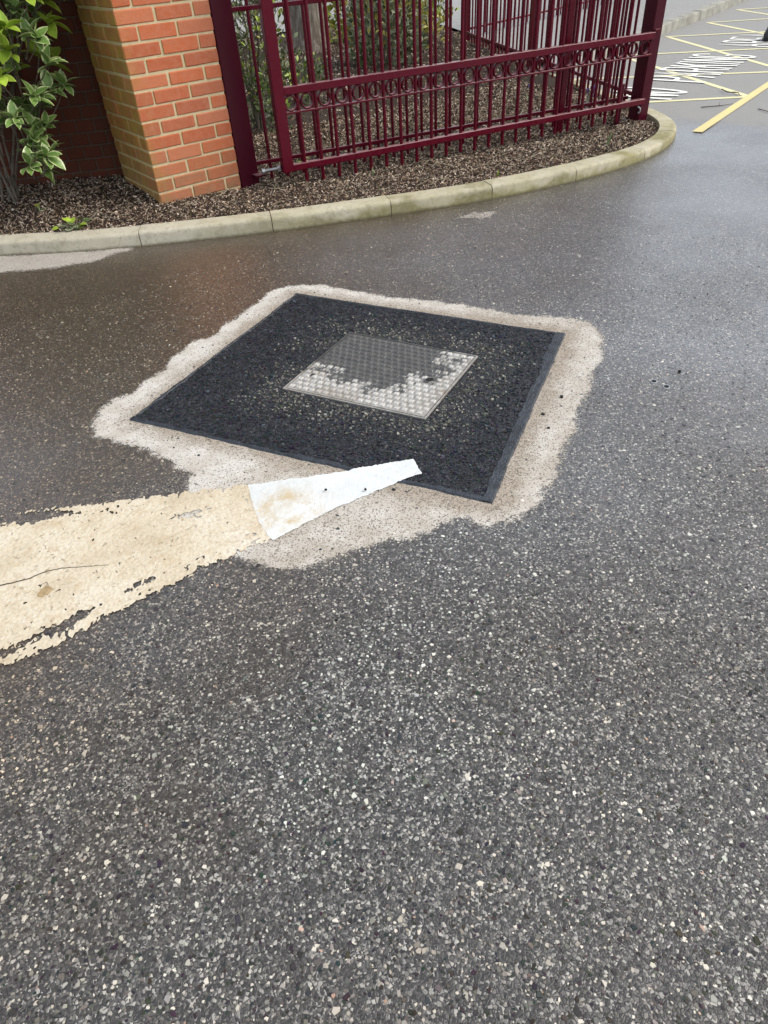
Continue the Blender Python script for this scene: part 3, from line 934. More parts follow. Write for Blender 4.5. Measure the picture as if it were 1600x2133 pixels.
SV = [(-sx, -sy, 0), (sx, -sy, 0), (sx, sy, 0), (-sx, sy, 0), (-sx * .72, -sy * .72, sz), (sx * .72, -sy * .72, sz), (sx * .72, sy * .72, sz), (-sx * .72, sy * .72, sz)]
SF = [(4, 5, 6, 7), (0, 1, 5, 4), (1, 2, 6, 5), (2, 3, 7, 6), (3, 0, 4, 7)]
stud_me = sm.add(SV, SF).mesh('stud', 'stud')
ca = math.atan2(*(C3 - C0)[::-1])
key = [np.array((-.117, -2.616)), np.array((-.415, -2.278))]
NU, NV = 19, 16
spots = []
for i in range(NU):
    for j in range(NV):
        p = bil((i + .5 + .22 * (1 if j % 2 else -1)) / NU * .945 + .0275, (j + .5) / NV * .94 + .03)
        if np.hypot(*(p - key[0])) < .024 or np.hypot(*(p - key[1])) < .014:
            continue
        spots.append((np.hypot(*(p - CAM[:2])), Matrix.Translation((p[0], p[1], .0069)) @ rotz(ca + random.uniform(-.06, .06))))
spots.sort(key=lambda q: q[0])
for _, M in spots[:298]:
    obj('stud', stud_me, cover, M)
rs = MB()
for _, M in spots[298:]:
    rs.add([tuple(M @ Vector(q)) for q in SV], SF)
tag(obj('back_studs', rs.mesh('back_studs', 'stud'), cover), kind='stuff')
for kp, ra in zip(key, (.017, .010)):
    m_ = MB()
    N = 18
    oc = [(kp[0] + ra * math.cos(t) * 1.25, kp[1] + ra * math.sin(t)) for t in np.linspace(0, 2 * math.pi, N, endpoint=False)]
    ic = [(kp[0] + ra * .78 * math.cos(t) * 1.25, kp[1] + ra * .78 * math.sin(t)) for t in np.linspace(0, 2 * math.pi, N, endpoint=False)]
    vs = [(*p, .0071) for p in oc] + [(*p, .0100) for p in oc] + [(*p, .0096) for p in ic] + [(*p, .0074) for p in ic]
    fs = [(a_ * N + i, a_ * N + (i + 1) % N, (a_ + 1) * N + (i + 1) % N, (a_ + 1) * N + i) for a_ in range(3) for i in range(N)]
    kr = obj('keyhole', m_.add(vs, fs).mesh('keyhole', 'plate', True), cover)
    hole = MB().add([(*p, .0078) for p in ic], [tuple(range(N))])
    obj('hole', hole.mesh('hole', 'gap'), kr)

# fresh white end of the line: a thick thermoplastic slab lapping on to the patch
def wedge_f(x, y):
    return np.minimum(sdf(WEDGE, x, y) + (fbm(x, y, 70, 3, .8) - .5) * .012, (.985 - vnoise(x * 150 + 5, y * 150)) * .05 + .0002)
def wedge_z(x, y):
    t = np.clip((sdf(PATCH, x, y) + .012) / .02, 0, 1)
    return .0038 + .0042 * t * t * (3 - 2 * t) + (vnoise(x * 110, y * 110) - .5) * .0012
tag(obj('white_road_marking', iso_sheet('white_road_marking', wedge_f, (-1.05, -3.06, -.45, -2.68), .004, wedge_z, 'newpaint')), 'fresh white wedge of road marking lapping onto the black patch', 'road marking')

# loose dark grit on the halo and road
n = 34
gx = np.stack([RNG.uniform(-1.1, 1.6, n), RNG.uniform(-3.5, -1.2, n)], 1)
gx = gx[~in_patch(gx[:, 0], gx[:, 1], .0)]
big = np.array([(.150, -3.02), (.02, -3.05), (-.03, -3.12), (-.62, -3.03), (.594, -3.191), (-.78, -2.90)])
gx = np.vstack([gx, big]); n = len(gx)
rr = np.concatenate([RNG.uniform(.002, .0045, n - len(big)), np.array([.008, .008, .006, .007, .008, .005])])
tag(obj('loose_grit', stones('loose_grit', gx, np.full(n, .002) + (sdf(WEDGE, gx[:, 0], gx[:, 1]) > 0) * .009, rr, np.tile([[.012, .012, .013]], (n, 1)), 'patchchip', hh=.7)), 'loose black grit scattered on the dust and road', 'grit', kind='stuff')

# two small metal stud rings set in the road
for i, (x, y) in enumerate(((.471, -3.170), (.471, -3.222))):
    t = thing('road_washer', ('small oval metal ring in the wet road, farther one of two', 'small oval metal ring in the wet road, nearer one of two')[i], 'metal ring', (x, y, 0), .6, 'metal rings in the road')
    m_ = MB()
    N = 20
    pr_ = [(.0125, .0005), (.0118, .0032), (.0095, .0034), (.0088, .0010)]
    vs = [(r_ * math.cos(2 * math.pi * k / N) * 1.25, r_ * math.sin(2 * math.pi * k / N), z_) for r_, z_ in pr_ for k in range(N)]
    fs = [(a_ * N + k, a_ * N + (k + 1) % N, (a_ + 1) * N + (k + 1) % N, (a_ + 1) * N + k) for a_ in range(3) for k in range(N)]
    obj('rim', m_.add(vs, fs).mesh('rim', 'galv', True), t)
    obj('core', MB().add([(.009 * 1.25 * math.cos(2 * math.pi * k / N), .009 * math.sin(2 * math.pi * k / N), .0014) for k in range(N)], [tuple(range(N))]).mesh('core', 'gap'), t)

# ------------------------------------------------------------------ kerbs
def kerb_run(P, Sx, Nn, joints, root, topf, width=.125, mat='kerb'):
    prof = lambda zt: [(0.0, -.06), (0.003, zt - .020), (.007, zt - .0105), (.013, zt - .0045), (.021, zt - .0015), (.032, zt), (width, zt), (width, -.06)]
    for a, c in zip(joints[:-1], joints[1:]):
        c = min(c, Sx[-1])
        if c - a < .1: continue
        ss = np.linspace(a + .0022, c - .0022, 18)
        idx = range(len(ss))
        PP = np.stack([np.interp(ss, Sx, P[:, 0]), np.interp(ss, Sx, P[:, 1])], 1)
        NN = np.stack([np.interp(ss, Sx, Nn[:, 0]), np.interp(ss, Sx, Nn[:, 1])], 1)
        dz = random.uniform(-.0015, .0015)
        vs = []; k = 8
        for i in idx:
            for off, z in prof(float(topf(PP[i, 0])) + dz):
                q = PP[i] + NN[i] * off
                vs.append((q[0], q[1], z))
        fs = [(i * k + s, (i + 1) * k + s, (i + 1) * k + s + 1, i * k + s + 1) for i in range(len(idx) - 1) for s in range(k - 1)]
        fs += [tuple(range(k)), tuple((len(idx) - 1) * k + s for s in range(k))[::-1]]
        obj('kerb_stone', MB().add(vs, fs).mesh('kerb_stone', mat, True), root)
kerb = tag(obj('kerb', None), kind='structure')
def s_at(x, y):
    return KS[np.argmin((KP[:, 0] - x) ** 2 + (KP[:, 1] - y) ** 2)]
joints = [0, .85, s_at(-1.06, .16), s_at(-.305, -.386), s_at(.346, -.737), s_at(.977, -1.0), s_at(1.571, -1.235), s_at(2.19, -1.37), s_at(2.85, -1.40), s_at(3.45, -1.22), s_at(3.9, -.8)]
joints += list(np.arange(joints[-1] + .75, KS[-1], .75))
kerb_run(KP, KS, KN, joints, kerb, kerb_top)
mj = MB()
mo = mj.add(sum([[(*(KP[i] + KN[i] * .004), -.01), (*(KP[i] + KN[i] * .006), float(kerb_top(KP[i, 0])) - .03), (*(KP[i] + KN[i] * .05), float(kerb_top(KP[i, 0])) - .006), (*(KP[i] + KN[i] * .12), float(kerb_top(KP[i, 0])) - .006)] for i in range(0, len(KP), 4)], []),
            [(i * 4 + s, (i + 1) * 4 + s, (i + 1) * 4 + s + 1, i * 4 + s + 1) for i in range((len(KP) + 3) // 4 - 1) for s in range(3)])
obj('mortar', mo.mesh('mortar', 'darkmortar'), kerb)

FK = [(4.80, 1.02), (8.0, 2.02), (9.34, 2.39), (11.52, 3.06), (16, 4.45), (24, 6.9)]
FP, FS = resample(FK, .05)
ft = np.gradient(FP, axis=0); ft /= np.hypot(*ft.T)[:, None]
FN = np.stack([-ft[:, 1], ft[:, 0]], 1)
fkerb = tag(obj('far_kerb', None), kind='structure')
kerb_run(FP, FS, FN, list(np.arange(0, FS[-1], .78)), fkerb, lambda x: .115, .12, 'farkerb')
fm = MB().add(sum([[(*(FP[i] + FN[i] * .006), -.01), (*(FP[i] + FN[i] * .008), .075), (*(FP[i] + FN[i] * .06), .106)] for i in range(0, len(FP), 6)], []), [(i * 3 + s, (i + 1) * 3 + s, (i + 1) * 3 + s + 1, i * 3 + s + 1) for i in range((len(FP) + 5) // 6 - 1) for s in range(2)])
obj('mortar', fm.mesh('mortar', 'darkmortar'), fkerb)
pv = [(*(FP[i] + FN[i] * .11), .108) for i in range(0, len(FP), 10)]
pv += [(60, 18, .108), (60, 90, .108), (-60, 90, .108), (-60, 9, .108), (7.3, 6.7, .108), (6.55, 4.6, .108), (5.95, 3.4, .108), (4.9, 1.25, .108)]
tag(obj('pavement', MB().add(pv, [tuple(range(len(pv)))]).mesh('pavement', 'pavement')), kind='structure')

# ------------------------------------------------------------------ planting bed
bed = obj('planting_bed', iso_sheet('planting_bed', lambda x, y: sdf(BED, x, y), (-2.7, -1.5, 7.6, 7.1), .05, mulch_z, 'soil'))
tag(bed, kind='structure')
def bed_pts(n, bb, margin=.0):
    xy = np.stack([RNG.uniform(bb[0], bb[2], n), RNG.uniform(bb[1], bb[3], n)], 1)
    return xy[sdf(BED, xy[:, 0], xy[:, 1]) > margin]
xy = np.vstack([bed_pts(125000, (-1.7, -1.4, 4.3, 1.2)), bed_pts(22000, (.6, 1.2, 7.2, 6.8))])
rel = (xy[:, 0] > 0.02) & (xy[:, 0] < .53) & (xy[:, 1] > .02) & (xy[:, 1] < .53)
xy = xy[~rel]
n = len(xy)
far = np.clip((np.hypot(xy[:, 0] - CAM[0], xy[:, 1] - CAM[1]) - 4) / 5, 0, 1)
r = RNG.uniform(.0038, .0110, n) * (1 + 1.1 * far)
cols = hcol(n, [(.30, (.030, .020, .014), 0), (.29, (.13, .083, .053), 0), (.27, (.33, .24, .165), 0), (.20, (.62, .52, .40), 0)])
ch = stones('bark_chips', xy, mulch_z(xy[:, 0], xy[:, 1]) + RNG.uniform(0, .008, n), r, cols, 'mulch', tilt=.55, aspect=(.22, .5), hh=.16, sides=5)
tag(obj('bark_mulch', ch, bed), kind='stuff')
# dry stalks and straw lying on the mulch
sxy = bed_pts(650, (-1.5, -1.3, 3.8, .7), .02)
st = MB()
for x, y in sxy:
    L = random.uniform(.03, .13); a = random.uniform(0, math.pi * 2)
    z = float(mulch_z(np.array(x), np.array(y))) + .010
    bnd = random.uniform(-.3, .3)
    pts = [(x + math.cos(a + bnd * t) * L * t, y + math.sin(a + bnd * t) * L * t, z + random.uniform(0, .010)) for t in (0, .5, 1)]
    st.tube(pts, random.uniform(.0006, .0013), 4, False)
tag(obj('straw_litter', st.mesh('straw_litter', 'drygrass'), bed), kind='stuff')

# ------------------------------------------------------------------ brick pillar
pillar = thing('brick_pillar', 'square orange-red brick gate pillar, greenish on its left side', 'pillar')
def brick_body(k):
    rg = random.Random(k)
    b_ = MB().box((-.1075, -.05125, -.0325), (.1075, .05125, .0325), .0032 + .0012 * k)
    b_.v = [(x + rg.uniform(-.0014, .0014), y + rg.uniform(-.001, .001), z + rg.uniform(-.0014, .0014)) for x, y, z in b_.v]
    return b_.mesh('brick', 'brick')
stre = [brick_body(k) for k in range(4)]
Wd = .5525
def stretchers(A):
    out = []                      # (x, y, rot)
    for kside in range(4):
        for off in (.1125, .3375):
            c0 = off + .1075
            pos = {0: (c0, .05125, 0), 1: (Wd - .05125, c0, 90), 2: (Wd - c0, Wd - .05125, 180), 3: (.05125, Wd - c0, 270)}[kside]
            if not A:
                pos = (Wd - pos[0], pos[1], pos[2])
            out.append(pos)
    return out
for nrow in range(-2, 25):
    for (x, y, a) in stretchers(nrow % 2 == 0):
        z = .14 + .075 * nrow + .0375
        M = Matrix.Translation((x + random.uniform(-.0012, .0012), y + random.uniform(-.0012, .0012), z + random.uniform(-.001, .001))) @ rotz(math.radians(a) + random.uniform(-.004, .004)) @ Matrix.Rotation(random.uniform(-.005, .005), 4, 'Y')
        obj('brick', random.choice(stre), pillar, M)
obj('mortar', MB().box((.0045, .0045, -.05), (Wd - .0045, Wd - .0045, 2.012)).mesh('mortar', 'mortar'), pillar)
obj('capping', MB().box((-.04, -.04, 2.013), (Wd + .04, Wd + .04, 2.09), .012).mesh('capping', 'kerb'), pillar)

# recessed wall of headers behind the shrub
WY = math.radians(-26)
wall = thing('brick_wall', 'shade-darkened brick wall behind the variegated shrub', 'wall')
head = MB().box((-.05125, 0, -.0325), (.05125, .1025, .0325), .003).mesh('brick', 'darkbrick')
wo_ = np.array((.27, .594)); wdir = np.array((-math.cos(WY), -math.sin(WY)))
def wallM(s, z, dn=0.0):
    p = wo_ + wdir * s
    nrm = np.array((-math.sin(WY), math.cos(WY)))
    p = p + nrm * dn
    return Matrix.Translation((p[0], p[1], z)) @ rotz(WY)
rest = MB()
for rr_ in range(-1, 25):
    for c in range(0, 20):
        s = .0575 + c * .1125 + (.05625 if rr_ % 2 else 0)
        z = .085 + .075 * rr_ + .0375
        M = wallM(s, z, random.uniform(-.002, .002))
        if rr_ < 13:
            obj('brick', head, wall, M)
        else:
            rest.box((-.05125, 0, -.0325), (.05125, .1025, .0325), 0, M)
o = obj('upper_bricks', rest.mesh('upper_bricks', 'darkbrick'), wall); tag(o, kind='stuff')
mm = MB().box((-1.15, .006, -.9), (1.12, .21, .98), 0, wallM(1.14, .98))
obj('mortar', mm.mesh('mortar', 'darkmortar'), wall)

# ------------------------------------------------------------------ railings and gate
def bar_mesh(name, z0, z1, r, n=8, mat='maroon'):
    return MB().tube([(0, 0, z0), (0, 0, z1)], r, n).mesh(name, mat, True)
LY = math.radians(-10.8)
leaf = thing('gate_leaf', 'open maroon gate leaf with ring frieze, swung in front of the railing', 'gate', (.743, -.222, 0), LY)
bx = lambda nm, lo, hi, bev, mt, par: obj(nm, MB().box(lo, hi, bev).mesh(nm, mt), par)
bx('stile', (.008, 0, .140), (.077, .055, 1.86), .003, 'maroon', leaf)
bx('bottom_rail', (.0775, .004, .141), (2.970, .046, .179), .003, 'maroon', leaf)
bx('middle_rail', (.0775, .004, .558), (2.965, .046, .600), .003, 'maroon', leaf)
bx('top_rail', (.0775, .004, 1.80), (2.965, .046, 1.845), .003, 'maroon', leaf)
bx('frieze_rail', (.0775, .006, .457), (2.963, .044, .467), .001, 'maroon', leaf)
lb = bar_mesh('bar', .054, 1.80, .0115)
NB = 23
for i in range(NB):
    obj('bar', lb, leaf, (.164 + .1163 * i, .025, random.uniform(-.004, .004)))
N, K = 22, 6
vs = [((.0400 + .0060 * math.cos(b_)) * math.cos(a), .016 * math.sin(b_), (.0400 + .0060 * math.cos(b_)) * math.sin(a)) for a in np.linspace(0, 2 * math.pi, N, endpoint=False) for b_ in np.linspace(0, 2 * math.pi, K, endpoint=False)]
fs = [(i * K + j, ((i + 1) % N) * K + j, ((i + 1) % N) * K + (j + 1) % K, i * K + (j + 1) % K) for i in range(N) for j in range(K)]
ring = MB().add(vs, fs).mesh('ring', 'maroon', True)
for i in range(-1, NB + 1):
    x = .164 + .1163 * (i + .5)
    if i < 0: x = .1155
    if .1 < x < 2.93:
        obj('ring', ring, leaf, (x, .025, .5125))
m_ = MB().tube([(2.775, .068, -.06), (2.775, .068, .293)], .021, 14)
obj('drop_bolt', m_.mesh('drop_bolt', 'maroondark', True), leaf)
m_ = MB().tube([(2.93, .03, .128), (2.945, .02, .115), (2.952, .02, .095), (2.945, .03, .080)], .0065, 8)
obj('bolt_handle', m_.mesh('bolt_handle', 'galv', True), leaf)
# hinge: galvanised eye bolt between the post and the leaf
m_ = MB().tube([(-.105, .100, .150), (-.085, .100, .150)], .016, 12)
m_.tube([(-.092, .098, .152), (.006, .040, .166)], .0085, 10)
m_.tube([(-.010, .050, .163), (.006, .040, .166)], .019, 6)
hinge = obj('hinge_bolt', m_.mesh('hinge_bolt', 'galv', True), leaf)

post = thing('hinge_post', 'broad dark maroon gate post against the brick pillar', 'post')
bx('shaft', (.5575, .002, -.05), (.690, .135, 2.05), .004, 'maroondark', post)
bx('cap', (.550, -.006, 2.05), (.698, .143, 2.065), .002, 'maroondark', post)
bx('hinge_plate', (.640, -.062, .108), (.705, .0015, .120), .001, 'maroondark', post)
end = thing('end_post', 'square maroon end post at the kerb corner where three railings meet', 'post', (.743, -.222, 0), LY)
bx('shaft', (2.955, .030, -.10), (3.045, .150, 2.05), .004, 'maroondark', end)
bx('cap', (2.947, .022, 2.05), (3.053, .158, 2.064), .002, 'maroondark', end)
bx('bracket', (2.965, .012, .602), (3.010, .029, .615), .001, 'maroon', end)

def railing(name, label, loc, yaw, s0, s1, pitch, zb, rails, posts, r, group):
    t = thing(name, label, 'railing', loc, yaw, group)
    for (za, zc) in rails:
        bx('rail', (s0, -.012, za), (s1, .012, zc), .002, 'maroon', t)
    me_ = bar_mesh('bar', zb, 2.0, r, 7)
    s = s0 + pitch * .9
    while s < s1 - .02:
        if all(abs(s - p) > .04 for p in posts):
            obj('bar', me_, t, (s, 0, random.uniform(-.004, .004)))
        s += pitch
    for p in posts:
        bx('post', (p - .024, -.026, -.12), (p + .024, .026, 2.0), .003, 'maroon', t)
    return t
G = 'maroon railings'
railing('railing', 'maroon railing standing close behind the open gate leaf', (.69, .04, 0), math.radians(-12.15), .004, 3.05, .1125, .060, [(.158, .180), (.965, .988), (1.80, 1.822)], [2.41], .0105, G)
railing('railing', 'maroon railing running back from the end post beside the parking area', (3.72, -.66, 0), math.radians(63.45), .10, 4.62, .1155, .075, [(.165, .193), (.985, 1.01), (1.80, 1.83)], [2.3, 4.60], .0105, G)
railing('railing', 'distant maroon railing on the far pavement, seen through the bars', (5.80, 3.46, 0), math.radians(11.5), .06, 5.2, .1155, .13, [(.20, .225), (.985, 1.01), (1.80, 1.83)], [2.5, 5.18], .0105, G)

# ------------------------------------------------------------------ painted markings
def strip(p0, p1, w, z, ext=0.0):
    a = np.array(p0, float); c = np.array(p1, float)
    e = (c - a) / np.hypot(*(c - a)); nn = np.array([-e[1], e[0]]) * w / 2
    a = a - e * ext; c = c + e * ext
    N = max(2, int(np.hypot(*(c - a)) / .05))
    vs = []
    for i in range(N + 1):
        p = a + (c - a) * i / N
        j = random.uniform(-.003, .003)
        vs += [(*(p - nn * (1 + j)), z), (*(p + nn), z)]
    return vs, [(2 * i, 2 * i + 2, 2 * i + 3, 2 * i + 1) for i in range(N)]
yz = thing('yellow_zigzag_marking', 'pale yellow hatched no-parking box with a thick near border line', 'road marking')
v_, f_ = strip((3.70, -1.235), (9.9, .44), .072, .0062)
obj('border_line', MB().add(v_, f_).mesh('border_line', 'yellow'), yz)
RA = [(5.03, -.87), (6.27, -.54), (7.88, -.10), (9.35, .28)]
LA = [(4.79, .98), (6.27, 1.43), (7.75, 1.83), (9.12, 2.13), (10.58, 2.57)]
zz = .0020
for a, c in list(zip(RA, LA[1:])) + [((4.05, -.05), RA[0])] + list(zip(LA[:-2], RA[1:])) + [(LA[-2], (10.9, .72)), (LA[-1], (12.3, 1.1))]:
    v_, f_ = strip(a, c, .062, zz, .02)
    obj('hatch_line', MB().add(v_, f_).mesh('hatch_line', 'paleyellow'), yz)
    zz += .0003

GL = {  # strokes on a unit cell, x 0..1, y 0..1
    'N': [[(0, 0), (0, 1)], [(0, 1), (1, 0)], [(1, 0), (1, 1)]],
    'O': [[(.5 + .5 * math.sin(t), .5 + .5 * math.cos(t)) for t in np.linspace(0, 2 * math.pi, 25)]],
    'P': [[(0, 0), (0, 1)], [(0, 1), (.55, 1), (.85, .95), (1, .8), (1, .67), (.85, .52), (.55, .47), (0, .47)]],
    'A': [[(0, 0), (.5, 1), (1, 0)], [(.2, .36), (.8, .36)]],
    'R': [[(0, 0), (0, 1)], [(0, 1), (.55, 1), (.85, .95), (1, .8), (1, .67), (.85, .52), (.55, .47), (0, .47)], [(.5, .47), (1, 0)]],
    'K': [[(0, 0), (0, 1)], [(0, .42), (1, 1)], [(.36, .60), (1, 0)]],
    'I': [[(0, 0), (0, 1)]],
    'G': [[(1, .78), (.88, .93), (.62, 1), (.38, 1), (.1, .9), (0, .7), (0, .3), (.1, .1), (.38, 0), (.62, 0), (.9, .1), (1, .28), (1, .45), (.6, .45)]],
    'E': [[(1, 0), (0, 0), (0, 1), (1, 1)], [(0, .52), (.8, .52)]],
}
TA = math.radians(14.2)
td = np.array((math.cos(TA), math.sin(TA))); tu = np.array((-math.sin(TA), math.cos(TA)))
def lettering(text, origin, h, adv, wid, label):
    t = thing('painted_lettering', label, 'road lettering', (0, 0, 0), 0, 'white letters painted in the yellow box')
    x = 0; zl = .0072
    for ch_ in text:
        if ch_ == ' ':
            x += adv * .9; continue
        w = 0 if ch_ == 'I' else wid
        m_ = MB()
        for k_, stx in enumerate(GL[ch_]):
            P = [np.array(origin) + td * (x + px * w) + tu * (py * h) for px, py in stx]
            hw = .026
            L_, R_ = [], []
            for i, p in enumerate(P):
                d0 = P[min(i + 1, len(P) - 1)] - P[max(i - 1, 0)]
                if ch_ == 'O' and i in (0, len(P) - 1): d0 = P[1] - P[-2]
                d0 = d0 / np.hypot(*d0); nn = np.array((-d0[1], d0[0])) * hw
                L_.append((*(p + nn), zl + .0003 * k_)); R_.append((*(p - nn), zl + .0003 * k_))
            nP = len(P)
            m_.add(L_ + R_, [(i, nP + i, nP + i + 1, i + 1) for i in range(nP - 1)])
        obj('letter', m_.mesh('letter', 'white'), t)
        x += adv if ch_ != 'I' else adv * .42
    return t
lettering('NO', (4.56, -.425), .62, .235, .165, 'white painted letters NO on the tarmac beside the end post')
lettering('PARKING', (5.36, -.235), .62, .262, .175, 'white painted word PARKING in the middle of the yellow hatching')
lettering('AREA', (7.52, .31), .62, .262, .18, 'white painted word farthest away, cut off by the photo edge')

# ------------------------------------------------------------------ plants
def leaf_arrays(L, Wr, fold=.25, curl=.25, ns=5):
    """vertices along +x with midrib and two margins; returns V, F, edge"""
    t = np.linspace(0, 1, ns + 1)
    w = Wr * L * np.sin(math.pi * t ** .8) ** .8
    w[0] = w[-1] = 0.0
    V, E = [], []
    for i in range(ns + 1):
        x = t[i] * L; z = curl * L * (t[i] * .6 - t[i] ** 2 * .75)
        V += [(x, -w[i], z + fold * w[i]), (x, 0, z), (x, w[i], z + fold * w[i])]
        E += [1, 0, 1]
    F = []
    for i in range(ns):
        a = 3 * i
        F += [(a, a + 3, a + 4, a + 1), (a + 1, a + 4, a + 5, a + 2)]
    return np.array(V, float), np.array(F), np.array(E, float)

def scatter_leaves(name, bases, mats3, V0, F0, E0, scales, mat):
    n = len(bases)
    V = np.einsum('nij,kj->nki', mats3 * scales[:, None, None], V0) + bases[:, None, :]
    F = (F0[None] + (np.arange(n) * len(V0))[:, None, None]).reshape(-1, 4)
    return mesh_np(name, V.reshape(-1, 3), [F], mat, {'edge': np.tile(E0, n), 'lr': np.repeat(RNG.random(n), len(V0))}, smooth=True)

def frame(d, roll):
    d = Vector(d).normalized()
    q = d.to_track_quat('X', 'Z')
    return q.to_matrix() @ Matrix.Rotation(roll, 3, 'X')

# variegated shrub at the left: whorls of glossy leaves
shrub = thing('variegated_shrub', 'evergreen shrub with cream-edged leaves growing against the dark wall', 'shrub', (0, 0, 0))
base = Vector((-.70, .80, .10))
tips = []
def prj(p):
    d = np.array(p) - CAM
    w_ = d @ fw
    return 800 + 1435.64 * (d @ rt) / w_, 1066.5 - 1435.64 * (d @ up) / w_
random.seed(21)
tries = 0
BY = [-900, -300, -40, 0, 60, 100, 150, 180, 215, 235, 270, 320, 360, 385, 420]
BX = [330, 300, 150, 118, 128, 130, 150, 158, 120, 100, 140, 128, 118, 95, 20]  # above the view the crown is widened to shade the wall
while len(tips) < 240 and tries < 20000:
    tries += 1
    z = random.uniform(.26, 1.95); xr = random.uniform(-1.35, .12); y = random.uniform(-.05, .95)
    wallY = .594 + (.27 - xr) * math.tan(-WY)
    if y > wallY - .12: continue
    px, py = prj((xr, y, z))
    if px > np.interp(py, BY, BX) - 16: continue
    if py > 400 or px < -420: continue
    if py > 250 and px < 62: continue
    cxr = -.72 + .28 * z
    if ((xr - cxr) / .62) ** 2 + ((y - .50) / .48) ** 2 > 1: continue
    if xr > -.06 and y > -.08 and y < .6: continue
    if any((Vector((xr, y, z)) - q[0]).length < .060 for q in tips): continue
    tips.append((Vector((xr, y, z)), None))
stems = MB()
for i in range(7):
    a = random.uniform(-1.2, 1.2)
    top = Vector((-.85 + .10 * i + random.uniform(-.05, .05), .55 + random.uniform(-.14, .14), random.uniform(.9, 1.5)))
    b0 = base + Vector((random.uniform(-.09, .10), random.uniform(-.08, .08), -.04))
    mid1 = b0.lerp(top, .35) + Vector((random.uniform(-.14, .14), random.uniform(-.06, .06), -.02))
    mid2 = b0.lerp(top, .7) + Vector((random.uniform(-.06, .06), random.uniform(-.05, .05), .02))
    o = obj('stem', MB().tube([b0, b0.lerp(mid1, .5) + Vector((0, 0, -.02)), mid1, mid2, top], [.0085, .0078, .0068, .005, .003], 8).mesh('stem', 'stem', True), shrub)
    stems.tube([mid1, mid1.lerp(top, .5) + Vector((.05, -.05, 0))], .004, 5)
allL = []
tw = MB()
for tip, _ in tips:
    core = Vector((tip.x + (-.62 + .22 * tip.z - tip.x) * .5, tip.y + (.62 - tip.y) * .5, tip.z - random.uniform(.08, .18)))
    core.z = max(core.z, .28)
    tw.tube([core, core.lerp(tip, .55) + Vector((0, 0, -.012)), tip], [.0042, .0034, .0026], 5)
    ax = (tip - core).normalized()
    ax = (ax + Vector((.05, -.35, .55))).normalized()
    nl = random.randint(6, 8)
    young = tip.z > .72 and random.random() < .62
    o0 = ax.orthogonal().normalized(); ph = random.uniform(0, 6.28)
    for k in range(nl):
        a = ph + k * 2.399
        rad = (Quaternion(ax, a) @ o0)
        el = random.uniform(.10, .75) if k > 2 else random.uniform(.6, 1.1)
        d = (rad * math.cos(el) + ax * math.sin(el) + Vector((0, 0, -.12))).normalized()
        Lf = random.uniform(.070, .115) * (1.12 if young else 1)
        allL.append((tip + ax * random.uniform(-.025, .004), d, Lf, young))
o = obj('twigs', tw.mesh('twigs', 'stem', True), shrub); tag(o, kind='stuff')
LV = []
for v in range(3):
    LV.append(leaf_arrays(1.0, (.27, .30, .25)[v], (.35, .2, .5)[v], (.25, .45, .05)[v]))
lm = {}
for v in range(3):
    for mt in ('varleaf', 'youngleaf'):
        V0, F0, E0 = LV[v]
        lm[(v, mt)] = mesh_np('leaf', V0, [F0], mt, {'edge': E0, 'lr': np.full(len(V0), random.random())}, True)
allL.sort(key=lambda q: (q[0] - Vector(CAM)).length - (1.5 if 0 < prj(q[0])[0] < 200 and 0 < prj(q[0])[1] < 450 else 0))
for q in allL[:290]:
    R = frame(q[1], random.uniform(-.5, .5)).to_4x4()
    obj('leaf', lm[(random.randrange(3), 'youngleaf' if q[3] else 'varleaf')], shrub, Matrix.Translation(q[0]) @ R @ Matrix.Scale(q[2], 4))
for mt, yy in (('varleaf', False), ('youngleaf', True)):
    rem = [q for q in allL[290:] if q[3] == yy]
    if rem:
        V0, F0, E0 = LV[1]
        me = scatter_leaves('inner_leaves', np.array([q[0] for q in rem]), np.array([np.array(frame(q[1], random.uniform(-.5, .5))) for q in rem]), V0, F0, E0, np.array([q[2] for q in rem]), mt)
        tag(obj('inner_leaves', me, shrub), kind='stuff')

